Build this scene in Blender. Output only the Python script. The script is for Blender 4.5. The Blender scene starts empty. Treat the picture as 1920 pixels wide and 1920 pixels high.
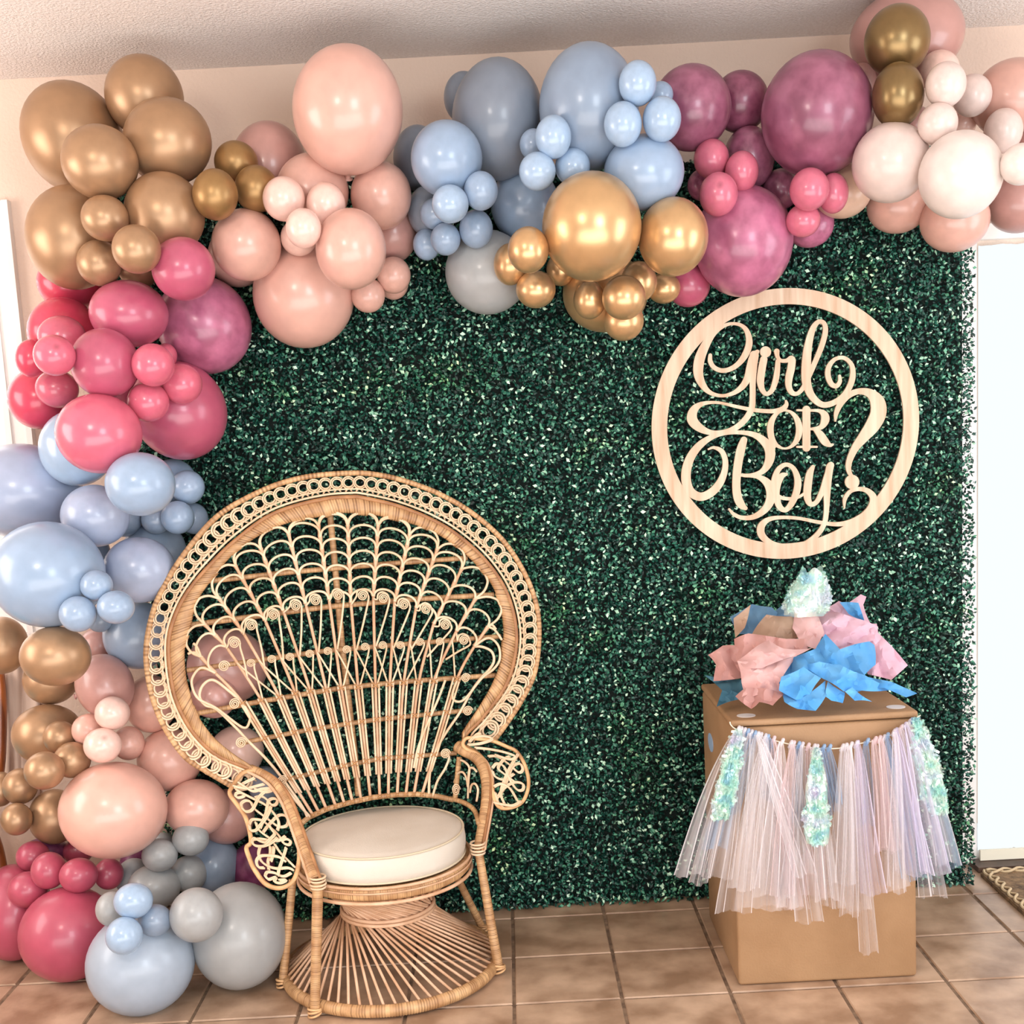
import bpy, bmesh, math, random
import numpy as np
from mathutils import Vector, Matrix, noise
from mathutils.geometry import delaunay_2d_cdt

random.seed(7)
C = bpy.context.scene.collection
PI = math.pi

# ---------------------------------------------------------------- camera
F_PX, CX, CY = 2258.47, 960.0, 1139.8
YAW, PITCH, ROLL, H = 0.0002, 0.1394, 0.0534, 1.5736
O = np.array([0.0, 0.0, H])
_cp, _sp = math.cos(PITCH), math.sin(PITCH)
FWD = np.array([math.sin(YAW)*_cp, math.cos(YAW)*_cp, -_sp])
_r0 = np.array([math.cos(YAW), -math.sin(YAW), 0.0])
_u0 = np.cross(_r0, FWD)
RGT = math.cos(ROLL)*_r0 - math.sin(ROLL)*_u0
UPV = math.sin(ROLL)*_r0 + math.cos(ROLL)*_u0
cam_d = bpy.data.cameras.new('camera')
cam = bpy.data.objects.new('camera', cam_d)
C.objects.link(cam)
cam.matrix_world = Matrix(((RGT[0], UPV[0], -FWD[0], O[0]), (RGT[1], UPV[1], -FWD[1], O[1]),
                           (RGT[2], UPV[2], -FWD[2], O[2]), (0, 0, 0, 1)))
cam_d.sensor_width = 36.0
cam_d.lens = F_PX/1920*36
cam_d.shift_y = (CY-960)/1920
cam_d.clip_start = 0.05
bpy.context.scene.camera = cam

# ---------------------------------------------------------------- world, lights, exposure
sc = bpy.context.scene
sc.view_settings.view_transform = 'Standard'
sc.view_settings.look = 'None'
sc.view_settings.gamma = 1.0
sc.view_settings.use_curve_mapping = False
sc.view_settings.exposure = -0.24
w = bpy.data.worlds.new('room_daylight'); sc.world = w; w.use_nodes = True
bgn = w.node_tree.nodes['Background']
bgn.inputs[0].default_value = (0.88, 0.93, 1.0, 1); bgn.inputs[1].default_value = 0.72


def area(name, loc, target, sx, sy, power, color):
    l = bpy.data.lights.new(name, 'AREA'); l.shape = 'RECTANGLE'; l.size = sx; l.size_y = sy
    l.energy = power; l.color = color
    o = bpy.data.objects.new(name, l); C.objects.link(o); o.location = loc
    o.rotation_euler = (Vector(target)-Vector(loc)).to_track_quat('-Z', 'Y').to_euler()
    return o


area('daylight_left_window', (-3.3, 2.6, 1.7), (0.0, 3.4, 1.1), 1.4, 1.6, 60, (1.0, 0.95, 0.91))
area('daylight_room_window', (1.6, -1.6, 2.1), (-0.1, 3.8, 1.0), 1.3, 1.5, 88, (0.88, 0.95, 1.0))
area('daylight_right_door', (3.1, 2.2, 1.4), (0.3, 3.7, 0.9), 1.2, 2.0, 46, (0.78, 0.90, 1.0))
area('ceiling_lamp_glow', (-1.2, 0.4, 2.6), (-0.5, 3.8, 0.9), 0.5, 0.5, 26, (1.0, 0.9, 0.8))

area('added_ceiling_fill', (0.1, 0.6, 0.2), (0.1, 2.4, 2.9), 4.6, 2.6, 235, (1.0, 0.95, 0.92))  # unseen fill light, added low in the room to brighten the ceiling


# ---------------------------------------------------------------- projection helpers
def ray(px, py):
    return FWD + RGT*(px-CX)/F_PX + UPV*(CY-py)/F_PX


def at_y(px, py, y):
    d = ray(px, py); return O + d*(y/d[1])


def at_z(px, py, z):
    d = ray(px, py); return O + d*((z-H)/d[2])


def at_plane(px, py, p0, n):
    d = ray(px, py); return O + d*(np.dot(p0-O, n)/np.dot(d, n))


def lin(c):
    c = c/255.0
    return c/12.92 if c <= 0.04045 else ((c+0.055)/1.055)**2.4


def rgb(r, g, b):
    return (lin(r), lin(g), lin(b), 1.0)


# ---------------------------------------------------------------- materials
def mat(name, col, rough=0.5, metal=0.0, spec=0.5, noise_scale=None, col2=None, noise_detail=4, bump=0.0,
        bump_scale=60, coat=0.0, sub=0.0, alpha=None, fac_lo=0.35, fac_hi=0.65, stretch=None, coords='Object'):
    m = bpy.data.materials.new(name); m.use_nodes = True
    nt = m.node_tree; b = nt.nodes['Principled BSDF']
    b.inputs['Base Color'].default_value = col
    b.inputs['Roughness'].default_value = rough
    b.inputs['Metallic'].default_value = metal
    b.inputs['Specular IOR Level'].default_value = spec
    b.inputs['Coat Weight'].default_value = coat
    b.inputs['Coat Roughness'].default_value = 0.12
    if sub:
        b.inputs['Subsurface Weight'].default_value = sub
        b.inputs['Subsurface Radius'].default_value = (0.05, 0.03, 0.02)
    vec = None
    if noise_scale or bump:
        tc = nt.nodes.new('ShaderNodeTexCoord')
        if coords == 'World':
            ge = nt.nodes.new('ShaderNodeNewGeometry'); vec = ge.outputs['Position']
        else:
            vec = tc.outputs[coords]
        if stretch:
            mp = nt.nodes.new('ShaderNodeMapping'); mp.inputs['Scale'].default_value = stretch
            nt.links.new(vec, mp.inputs[0]); vec = mp.outputs[0]
    if noise_scale:
        n = nt.nodes.new('ShaderNodeTexNoise'); n.inputs['Scale'].default_value = noise_scale
        n.inputs['Detail'].default_value = noise_detail
        nt.links.new(vec, n.inputs['Vector'])
        r = nt.nodes.new('ShaderNodeMapRange')
        r.inputs[1].default_value = fac_lo; r.inputs[2].default_value = fac_hi
        nt.links.new(n.outputs[0], r.inputs[0])
        mx = nt.nodes.new('ShaderNodeMix'); mx.data_type = 'RGBA'
        mx.inputs[6].default_value = col; mx.inputs[7].default_value = col2 or col
        nt.links.new(r.outputs[0], mx.inputs[0]); nt.links.new(mx.outputs[2], b.inputs['Base Color'])
    if bump:
        n2 = nt.nodes.new('ShaderNodeTexNoise'); n2.inputs['Scale'].default_value = bump_scale
        n2.inputs['Detail'].default_value = 3
        nt.links.new(vec, n2.inputs['Vector'])
        bp = nt.nodes.new('ShaderNodeBump'); bp.inputs['Strength'].default_value = bump
        bp.inputs['Distance'].default_value = 0.01
        nt.links.new(n2.outputs[0], bp.inputs['Height']); nt.links.new(bp.outputs[0], b.inputs['Normal'])
    if alpha is not None:
        b.inputs['Alpha'].default_value = alpha
    return m


def emis(name, col, strength):
    m = bpy.data.materials.new(name); m.use_nodes = True
    nt = m.node_tree; nt.nodes.clear()
    e = nt.nodes.new('ShaderNodeEmission'); e.inputs[0].default_value = col; e.inputs[1].default_value = strength
    o = nt.nodes.new('ShaderNodeOutputMaterial'); nt.links.new(e.outputs[0], o.inputs[0])
    return m


# ---------------------------------------------------------------- mesh helpers
class MB:
    def __init__(s): s.v = []; s.f = []; s.sm = []; s.tone = None

    def add(s, vs, fs, smooth=True):
        o = len(s.v); s.v += [tuple(float(c) for c in v) for v in vs]
        s.f += [tuple(i+o for i in f) for f in fs]; s.sm += [smooth]*len(fs)

    def box(s, x0, x1, y0, y1, z0, z1):
        vs = [(x, y, z) for z in (z0, z1) for y in (y0, y1) for x in (x0, x1)]
        s.add(vs, [(0, 2, 3, 1), (4, 5, 7, 6), (0, 1, 5, 4), (2, 6, 7, 3), (0, 4, 6, 2), (1, 3, 7, 5)], False)

    def tube(s, pts, r, sides=6, closed=False, flat=1.0, ref=None, cap=True):
        """sweep; r scalar or list; flat squashes the section along the frame's second axis"""
        P = np.array(pts, float); n = len(P)
        rr = np.full(n, r, float) if np.isscalar(r) else np.array(r, float)
        if closed:
            T = np.roll(P, -1, 0)-np.roll(P, 1, 0)
        else:
            T = np.gradient(P, axis=0)
        T /= (np.linalg.norm(T, axis=1, keepdims=True)+1e-12)
        N = np.zeros_like(P)
        if ref is not None:
            ref = np.array(ref, float)
            for i in range(n):
                a = ref-T[i]*np.dot(ref, T[i]); N[i] = a/(np.linalg.norm(a)+1e-12)
        else:
            a = np.array([0, 0, 1.0]) if abs(T[0][2]) < 0.9 else np.array([1.0, 0, 0])
            a = a-T[0]*np.dot(a, T[0]); N[0] = a/np.linalg.norm(a)
            for i in range(1, n):
                a = N[i-1]-T[i]*np.dot(N[i-1], T[i]); N[i] = a/(np.linalg.norm(a)+1e-12)
        B = np.cross(T, N)
        vs = []
        for i in range(n):
            for k in range(sides):
                t = 2*PI*k/sides
                vs.append(P[i]+N[i]*math.sin(t)*rr[i]*flat+B[i]*math.cos(t)*rr[i])
        fs = []
        m = n if closed else n-1
        for i in range(m):
            for k in range(sides):
                a = i*sides+k; b = i*sides+(k+1) % sides
                j = (i+1) % n
                fs.append((a, b, j*sides+(k+1) % sides, j*sides+k))
        if cap and not closed:
            fs.append(tuple(range(sides-1, -1, -1))); fs.append(tuple((n-1)*sides+k for k in range(sides)))
        s.add(vs, fs)

    def build(s, name, m=None, parent=None, loc=None):
        me = bpy.data.meshes.new(name); me.from_pydata(s.v, [], s.f)
        me.polygons.foreach_set('use_smooth', s.sm)
        if m: me.materials.append(m)
        if s.tone is not None:
            t_ = list(s.tone)+[0.0]*(len(s.v)-len(s.tone))
            me.attributes.new('tone', 'FLOAT', 'POINT').data.foreach_set('value', t_)
        me.update()
        return link(name, me, parent, loc)


def link(name, me, parent=None, loc=None, mw=None):
    o = bpy.data.objects.new(name, me); C.objects.link(o)
    if parent is not None: o.parent = parent
    if mw is not None:
        o.matrix_basis = mw if parent is None else Matrix.Translation(-parent.location) @ mw
    elif loc is not None:
        o.location = loc
    return o


def wp(mb, name, m, parent):
    """vertices given in world space; parent is an unrotated Empty"""
    o = Vector((0, 0, 0)); q_ = parent
    while q_ is not None:
        o = o+q_.location; q_ = q_.parent
    mb.v = [(a-o[0], b-o[1], c-o[2]) for a, b, c in mb.v]
    return mb.build(name, m, parent)


def thing(name, label, cat, loc=(0, 0, 0), group=None):
    o = bpy.data.objects.new(name, None); C.objects.link(o); o.location = loc
    o.empty_display_size = 0.05
    o['label'] = label; o['category'] = cat
    if group: o['group'] = group
    return o


def tag(o, label, cat, group=None):
    o['label'] = label; o['category'] = cat
    if group: o['group'] = group
    return o


def struct(o):
    o['kind'] = 'structure'; return o


def resample(pts, n):
    P = np.array(pts, float); d = np.r_[0, np.cumsum(np.linalg.norm(np.diff(P, axis=0), axis=1))]
    t = np.linspace(0, d[-1], n)
    return np.stack([np.interp(t, d, P[:, k]) for k in range(P.shape[1])], 1)


def catmull(pts, per=8, closed=False):
    P = np.array(pts, float); n = len(P)
    out = []
    rng = range(n) if closed else range(n-1)
    for i in rng:
        if closed:
            p0, p1, p2, p3 = P[(i-1) % n], P[i], P[(i+1) % n], P[(i+2) % n]
        else:
            p0, p1, p2, p3 = P[max(i-1, 0)], P[i], P[i+1], P[min(i+2, n-1)]
        for k in range(per):
            t = k/per
            out.append(0.5*((2*p1)+(-p0+p2)*t+(2*p0-5*p1+4*p2-p3)*t*t+(-p0+3*p1-3*p2+p3)*t**3))
    if not closed: out.append(P[-1])
    return np.array(out)


# ================================================================ ROOM
WALL_Y = 4.11; CEIL = 2.81; TX, TY, S = -0.0525, 3.81, 0.3048
wall_m = mat('wall_paint', rgb(228, 205, 188), 0.85, spec=0.2, bump=0.25, bump_scale=90, coords='World')
ceil_m = mat('ceiling_texture', rgb(246, 240, 236), 0.95, spec=0.1, noise_scale=110, col2=rgb(234, 226, 220), bump=0.7, bump_scale=130, coords='World')
white_m = mat('white_gloss_paint', rgb(240, 236, 232), 0.35)
grout_m = mat('grout', rgb(96, 76, 60), 0.9, noise_scale=30, col2=rgb(140, 116, 94), coords='World')
tile_m = mat('glazed_clay_tile', rgb(148, 118, 94), 0.3, spec=0.5, noise_scale=6.5, col2=rgb(200, 170, 144), noise_detail=8, bump=0.12, bump_scale=22, coords='World', fac_lo=0.36, fac_hi=0.66)

b = MB(); b.box(-3.4, 3.4, -2.2, WALL_Y+0.1, -0.1, -0.004); floor = struct(b.build('floor', grout_m))
b = MB(); g = 0.0035; bev = 0.004; h = 0.0
s0, s1 = g, S-g
vs = []
for (a, c, z) in ((0, 0, -0.006), (bev, bev, h)):
    vs += [(s0+a, s0+a, z), (s1-a, s0+a, z), (s1-a, s1-a, z), (s0+a, s1-a, z)]
b.add(vs, [(0, 1, 5, 4), (1, 2, 6, 5), (2, 3, 7, 6), (3, 0, 4, 7), (4, 5, 6, 7)], False)
tile0 = None
for j in range(-1, 9):
    for i in range(-9, 9):
        x = TX+i*S; y = TY-j*S
        if y+S > WALL_Y+0.3: continue
        dx = [-0.006, 0.004, 0.0, -0.003][(i*7+j*3) % 4]*0.0
        if tile0 is None:
            tile0 = b.build('tile', tile_m, floor, (x, y, 0))
        else:
            link('tile', tile0.data, floor, (x, y, 0))
b = MB(); b.box(-3.4, 3.4, -2.2, WALL_Y+0.1, CEIL, CEIL+0.1); struct(b.build('ceiling', ceil_m))
# back wall with a real opening for the window on the left
WX0, WX1, WZ0, WZ1 = -2.55, -1.66, 1.0, 2.36
b = MB()
b.box(-3.4, WX0, WALL_Y, WALL_Y+0.1, 0, CEIL); b.box(WX1, 3.4, WALL_Y, WALL_Y+0.1, 0, CEIL)
b.box(WX0, WX1, WALL_Y, WALL_Y+0.1, 0, WZ0); b.box(WX0, WX1, WALL_Y, WALL_Y+0.1, WZ1, CEIL)
struct(b.build('wall_back', wall_m))
for nm, x0 in (('wall_left', -3.5), ('wall_right', 3.4)):
    b = MB(); b.box(x0, x0+0.1, -2.2, WALL_Y+0.1, 0, CEIL); struct(b.build(nm, wall_m))
b = MB(); b.box(-3.4, 1.62, WALL_Y-0.014, WALL_Y, 0, 0.13); b.box(-3.4, 1.62, WALL_Y-0.009, WALL_Y, 0.13, 0.14)
struct(b.build('baseboard_back', white_m))

# window with plantation shutter on the left
win = struct(bpy.data.objects.new('window_1', None)); C.objects.link(win); win.location = ((WX0+WX1)/2, WALL_Y, WZ0)
b = MB()
for (x0, x1, z0, z1) in ((WX0-0.09, WX0, WZ0-0.09, WZ1+0.07), (WX1, WX1+0.09, WZ0-0.09, WZ1+0.07), (WX0, WX1, WZ1, WZ1+0.07), (WX0, WX1, WZ0-0.09, WZ0)):
    b.box(x0, x1, WALL_Y-0.02, WALL_Y, z0, z1)
b.box(WX1+0.07, WX1+0.09, WALL_Y-0.032, WALL_Y-0.02, WZ0-0.09, WZ1+0.07)
b.box(WX1+0.0, WX1+0.02, WALL_Y-0.028, WALL_Y-0.02, WZ0, WZ1)
wp(b, 'window_casing', white_m, win)
b = MB()
for (x0, x1, z0, z1) in ((WX0+0.004, WX0+0.07, WZ0, WZ1), (WX1-0.07, WX1-0.004, WZ0, WZ1), (WX0+0.07, WX1-0.07, WZ1-0.09, WZ1), (WX0+0.07, WX1-0.07, WZ0, WZ0+0.1)):
    b.box(x0, x1, WALL_Y+0.0, WALL_Y+0.028, z0+0.002, z1-0.002)
shf = wp(b, 'shutter_frame', white_m, win)
sh0 = None
for k in range(15):
    z = WZ0+0.15+k*0.078
    if sh0 is None:
        b = MB(); pr = [(-0.008, -0.036), (0.004, -0.02), (0.008, 0.036), (-0.004, 0.02)]
        vs = [(x, WALL_Y+0.014+p[0]-win.location[1], p[1]) for x in (WX0+0.07-win.location[0], WX1-0.07-win.location[0]) for p in pr]
        b.add(vs, [(0, 1, 5, 4), (1, 2, 6, 5), (2, 3, 7, 6), (3, 0, 4, 7), (3, 2, 1, 0), (4, 5, 6, 7)], False)
        sh0 = b.build('louver', white_m, shf, (0, 0, z-WZ0))
    else:
        link('louver', sh0.data, shf, (0, 0, z-WZ0))
b = MB(); b.box(WX0, WX1, WALL_Y+0.085, WALL_Y+0.09, WZ0, WZ1)
wp(b, 'window_pane', emis('bright_outdoors', (1.0, 0.97, 0.97, 1), 9.0), win)

# ---- bright door panel on the right, with sill
door = struct(bpy.data.objects.new('door_1', None)); C.objects.link(door); door.location = (2.0, WALL_Y, 0)
DX0, DX1, DZ = 1.585, 2.5, 2.14
b = MB()
glow = emis('daylight_through_sheer', (0.88, 0.96, 1.0, 1), 1.28)
vs = []; fs = []; nx = 60
for i in range(nx+1):
    x = DX0+0.01+(DX1-DX0-0.02)*i/nx; y = WALL_Y-0.035+0.012*math.sin(i*0.9)+0.006*math.sin(i*2.3)
    vs += [(x, y, 0.05), (x, y, DZ-0.02)]
for i in range(nx): fs.append((2*i, 2*i+2, 2*i+3, 2*i+1))
b.add(vs, fs); wp(b, 'sheer_curtain', glow, door)
b = MB(); b.box(DX0-0.05, DX0+0.008, WALL_Y-0.03, WALL_Y-0.001, 0.0, DZ+0.05); b.box(DX0+0.008, DX1, WALL_Y-0.03, WALL_Y-0.001, DZ, DZ+0.05)
wp(b, 'door_frame', white_m, door)
b = MB(); b.box(DX0+0.01, DX1, WALL_Y-0.06, WALL_Y-0.05, 0.022, 0.06)
wp(b, 'bottom_rail', mat('pale_rail', rgb(232, 226, 206), 0.5), door)
b = MB(); b.box(DX0-0.02, DX1, WALL_Y-0.12, WALL_Y-0.032, 0.0, 0.02)
wp(b, 'door_sill', mat('brown_sill', rgb(98, 76, 62), 0.5, noise_scale=14, col2=rgb(70, 54, 44)), door)

# ---- woven mat on the floor at right
matm = mat('jute', rgb(150, 122, 90), 0.9, noise_scale=40, col2=rgb(96, 76, 58), bump=0.5, bump_scale=120)
jute2 = mat('jute_cord', rgb(205, 182, 146), 0.8)
mt = thing('door_mat', 'brown woven mat with pale rope border lying before the bright door at right', 'mat', (1.95, 3.75, 0.0))
b = MB(); b.box(1.56, 2.5, 3.5, 3.96, 0.001, 0.014); wp(b, 'mat_body', matm, mt)
b = MB()
for q in (0, 1):
    for (p0, p1) in (((1.58, 3.52), (1.58, 3.96)), ((1.58, 3.96), (2.48, 3.96)), ((1.58, 3.52), (2.48, 3.52))):
        n = 60; L = math.dist(p0, p1)
        pts = []
        for i in range(n+1):
            t = i/n; x = p0[0]+(p1[0]-p0[0])*t; y = p0[1]+(p1[1]-p0[1])*t
            ph = t*L/0.05*PI+q*PI
            off = 0.013*math.sin(ph)
            if p0[0] == p1[0]: x += off
            else: y += off
            pts.append((x, y, 0.019+0.004*math.cos(ph)))
        b.tube(pts, 0.005, 5)
wp(b, 'rope_border', jute2, mt)

# ================================================================ HEDGE PANEL
HY = 3.92; HX0, HX1, HZ = -1.19, 1.50, 2.40
hedge = thing('boxwood_hedge_panel', 'tall green artificial boxwood hedge wall standing behind the wicker chair', 'hedge', (0.2, HY, 0))
b = MB(); b.box(HX0+0.01, HX1-0.015, HY+0.005, HY+0.03, 0.0, HZ)
wp(b, 'backing_mat', mat('dark_backing', rgb(10, 24, 20), 0.9), hedge)
pipe = mat('black_pipe', rgb(25, 25, 27), 0.4)
for x in (HX0+0.1, (HX0+HX1)/2, HX1-0.1):
    b = MB(); b.tube([(x, HY+0.055, 0), (x, HY+0.055, HZ)], 0.016, 10); wp(b, 'stand_pole', pipe, hedge)
b = MB(); b.tube([(HX0+0.1, HY+0.055, HZ-0.02), (HX1-0.1, HY+0.055, HZ-0.02)], 0.014, 8); wp(b, 'cross_bar', pipe, hedge)
rng = np.random.default_rng(11)
NL = 150000
cx = rng.uniform(HX0, HX1, NL); cz = rng.uniform(0.0, HZ, NL)
edge = rng.random(NL) < 0.006
cx[edge] = rng.choice([HX0-0.005, HX1+0.005], edge.sum())+rng.normal(0, 0.003, edge.sum())
dep = rng.random(NL)
cy = HY-0.045*dep**0.8
cz = np.clip(cz, 0.006, None)
# leaf: folded 6 vertex diamond, 4 tris
L = rng.uniform(0.0055, 0.0095, NL); W = L*rng.uniform(0.5, 0.75, NL)
a = rng.uniform(0, 2*PI, NL)
tilt = rng.normal(0, 0.7, NL); tw = rng.normal(0, 0.6, NL)
ux = np.stack([np.cos(a)*np.cos(tilt), -np.sin(tilt), np.sin(a)*np.cos(tilt)], 1)
side = np.stack([-np.sin(a), np.zeros(NL), np.cos(a)], 1)
nrm = np.cross(ux, side); nrm /= np.linalg.norm(nrm, axis=1, keepdims=True)
sd = np.cos(tw)[:, None]*side+np.sin(tw)[:, None]*nrm
nn = np.cross(ux, sd); nn *= np.sign(-nn[:, 1:2]+1e-9)
ctr = np.stack([cx, cy, cz], 1)
Lc, Wc = L[:, None], W[:, None]
v0 = ctr-ux*Lc; v1 = ctr+sd*Wc-nn*0.002-ux*Lc*0.1; v2 = ctr+ux*Lc*1.0-nn*0.001; v3 = ctr-sd*Wc-nn*0.002-ux*Lc*0.1
v4 = ctr+nn*0.0015+ux*Lc*0.25
V = np.stack([v0, v1, v2, v3, v4], 1).reshape(-1, 3)-np.array(hedge.location)
base = (np.arange(NL)*5)[:, None]
T = np.concatenate([base+np.array([[0, 1, 4]]), base+np.array([[1, 2, 4]]), base+np.array([[2, 3, 4]]), base+np.array([[3, 0, 4]])], 1).reshape(-1, 3)
me = bpy.data.meshes.new('leaves')
me.vertices.add(len(V)); me.vertices.foreach_set('co', V.ravel())
me.loops.add(len(T)*3); me.loops.foreach_set('vertex_index', T.ravel().astype(np.int32))
me.polygons.add(len(T)); me.polygons.foreach_set('loop_start', np.arange(len(T), dtype=np.int32)*3)
me.polygons.foreach_set('loop_total', np.full(len(T), 3, np.int32))
me.update(); me.validate()
ca = me.attributes.new('leafcol', 'FLOAT', 'POINT')
# deeper leaves are darker, the tips paler; yellow-green sprigs come in patches
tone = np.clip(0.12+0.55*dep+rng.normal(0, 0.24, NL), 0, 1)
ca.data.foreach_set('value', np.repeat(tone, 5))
m = bpy.data.materials.new('boxwood_leaf'); m.use_nodes = True; nt = m.node_tree; bs = nt.nodes['Principled BSDF']
at = nt.nodes.new('ShaderNodeAttribute'); at.attribute_name = 'leafcol'
cr = nt.nodes.new('ShaderNodeValToRGB'); nt.links.new(at.outputs['Fac'], cr.inputs[0])
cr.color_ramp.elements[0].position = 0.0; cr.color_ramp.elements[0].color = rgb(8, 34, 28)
cr.color_ramp.elements[1].position = 1.0; cr.color_ramp.elements[1].color = rgb(200, 236, 210)  # palest leaf colour also paints in the glints
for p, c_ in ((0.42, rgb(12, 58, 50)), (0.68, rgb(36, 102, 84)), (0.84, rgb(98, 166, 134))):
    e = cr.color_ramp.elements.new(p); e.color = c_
gp = nt.nodes.new('ShaderNodeNewGeometry'); nz = nt.nodes.new('ShaderNodeTexNoise'); nz.inputs['Scale'].default_value = 5; nz.inputs['Detail'].default_value = 5
nt.links.new(gp.outputs['Position'], nz.inputs['Vector'])
mr = nt.nodes.new('ShaderNodeMapRange'); mr.inputs[1].default_value = 0.55; mr.inputs[2].default_value = 0.75; mr.inputs[4].default_value = 0.5
nt.links.new(nz.outputs[0], mr.inputs[0])
mx = nt.nodes.new('ShaderNodeMix'); mx.data_type = 'RGBA'; mx.blend_type = 'MULTIPLY'; mx.inputs[7].default_value = (1.5, 1.25, 0.45, 1)
nt.links.new(mr.outputs[0], mx.inputs[0]); nt.links.new(cr.outputs[0], mx.inputs[6]); nt.links.new(mx.outputs[2], bs.inputs['Base Color'])
bs.inputs['Roughness'].default_value = 0.4; bs.inputs['Specular IOR Level'].default_value = 0.45
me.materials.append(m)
lv = bpy.data.objects.new('foliage', me); C.objects.link(lv); lv.parent = hedge; lv['kind'] = 'stuff'

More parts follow.
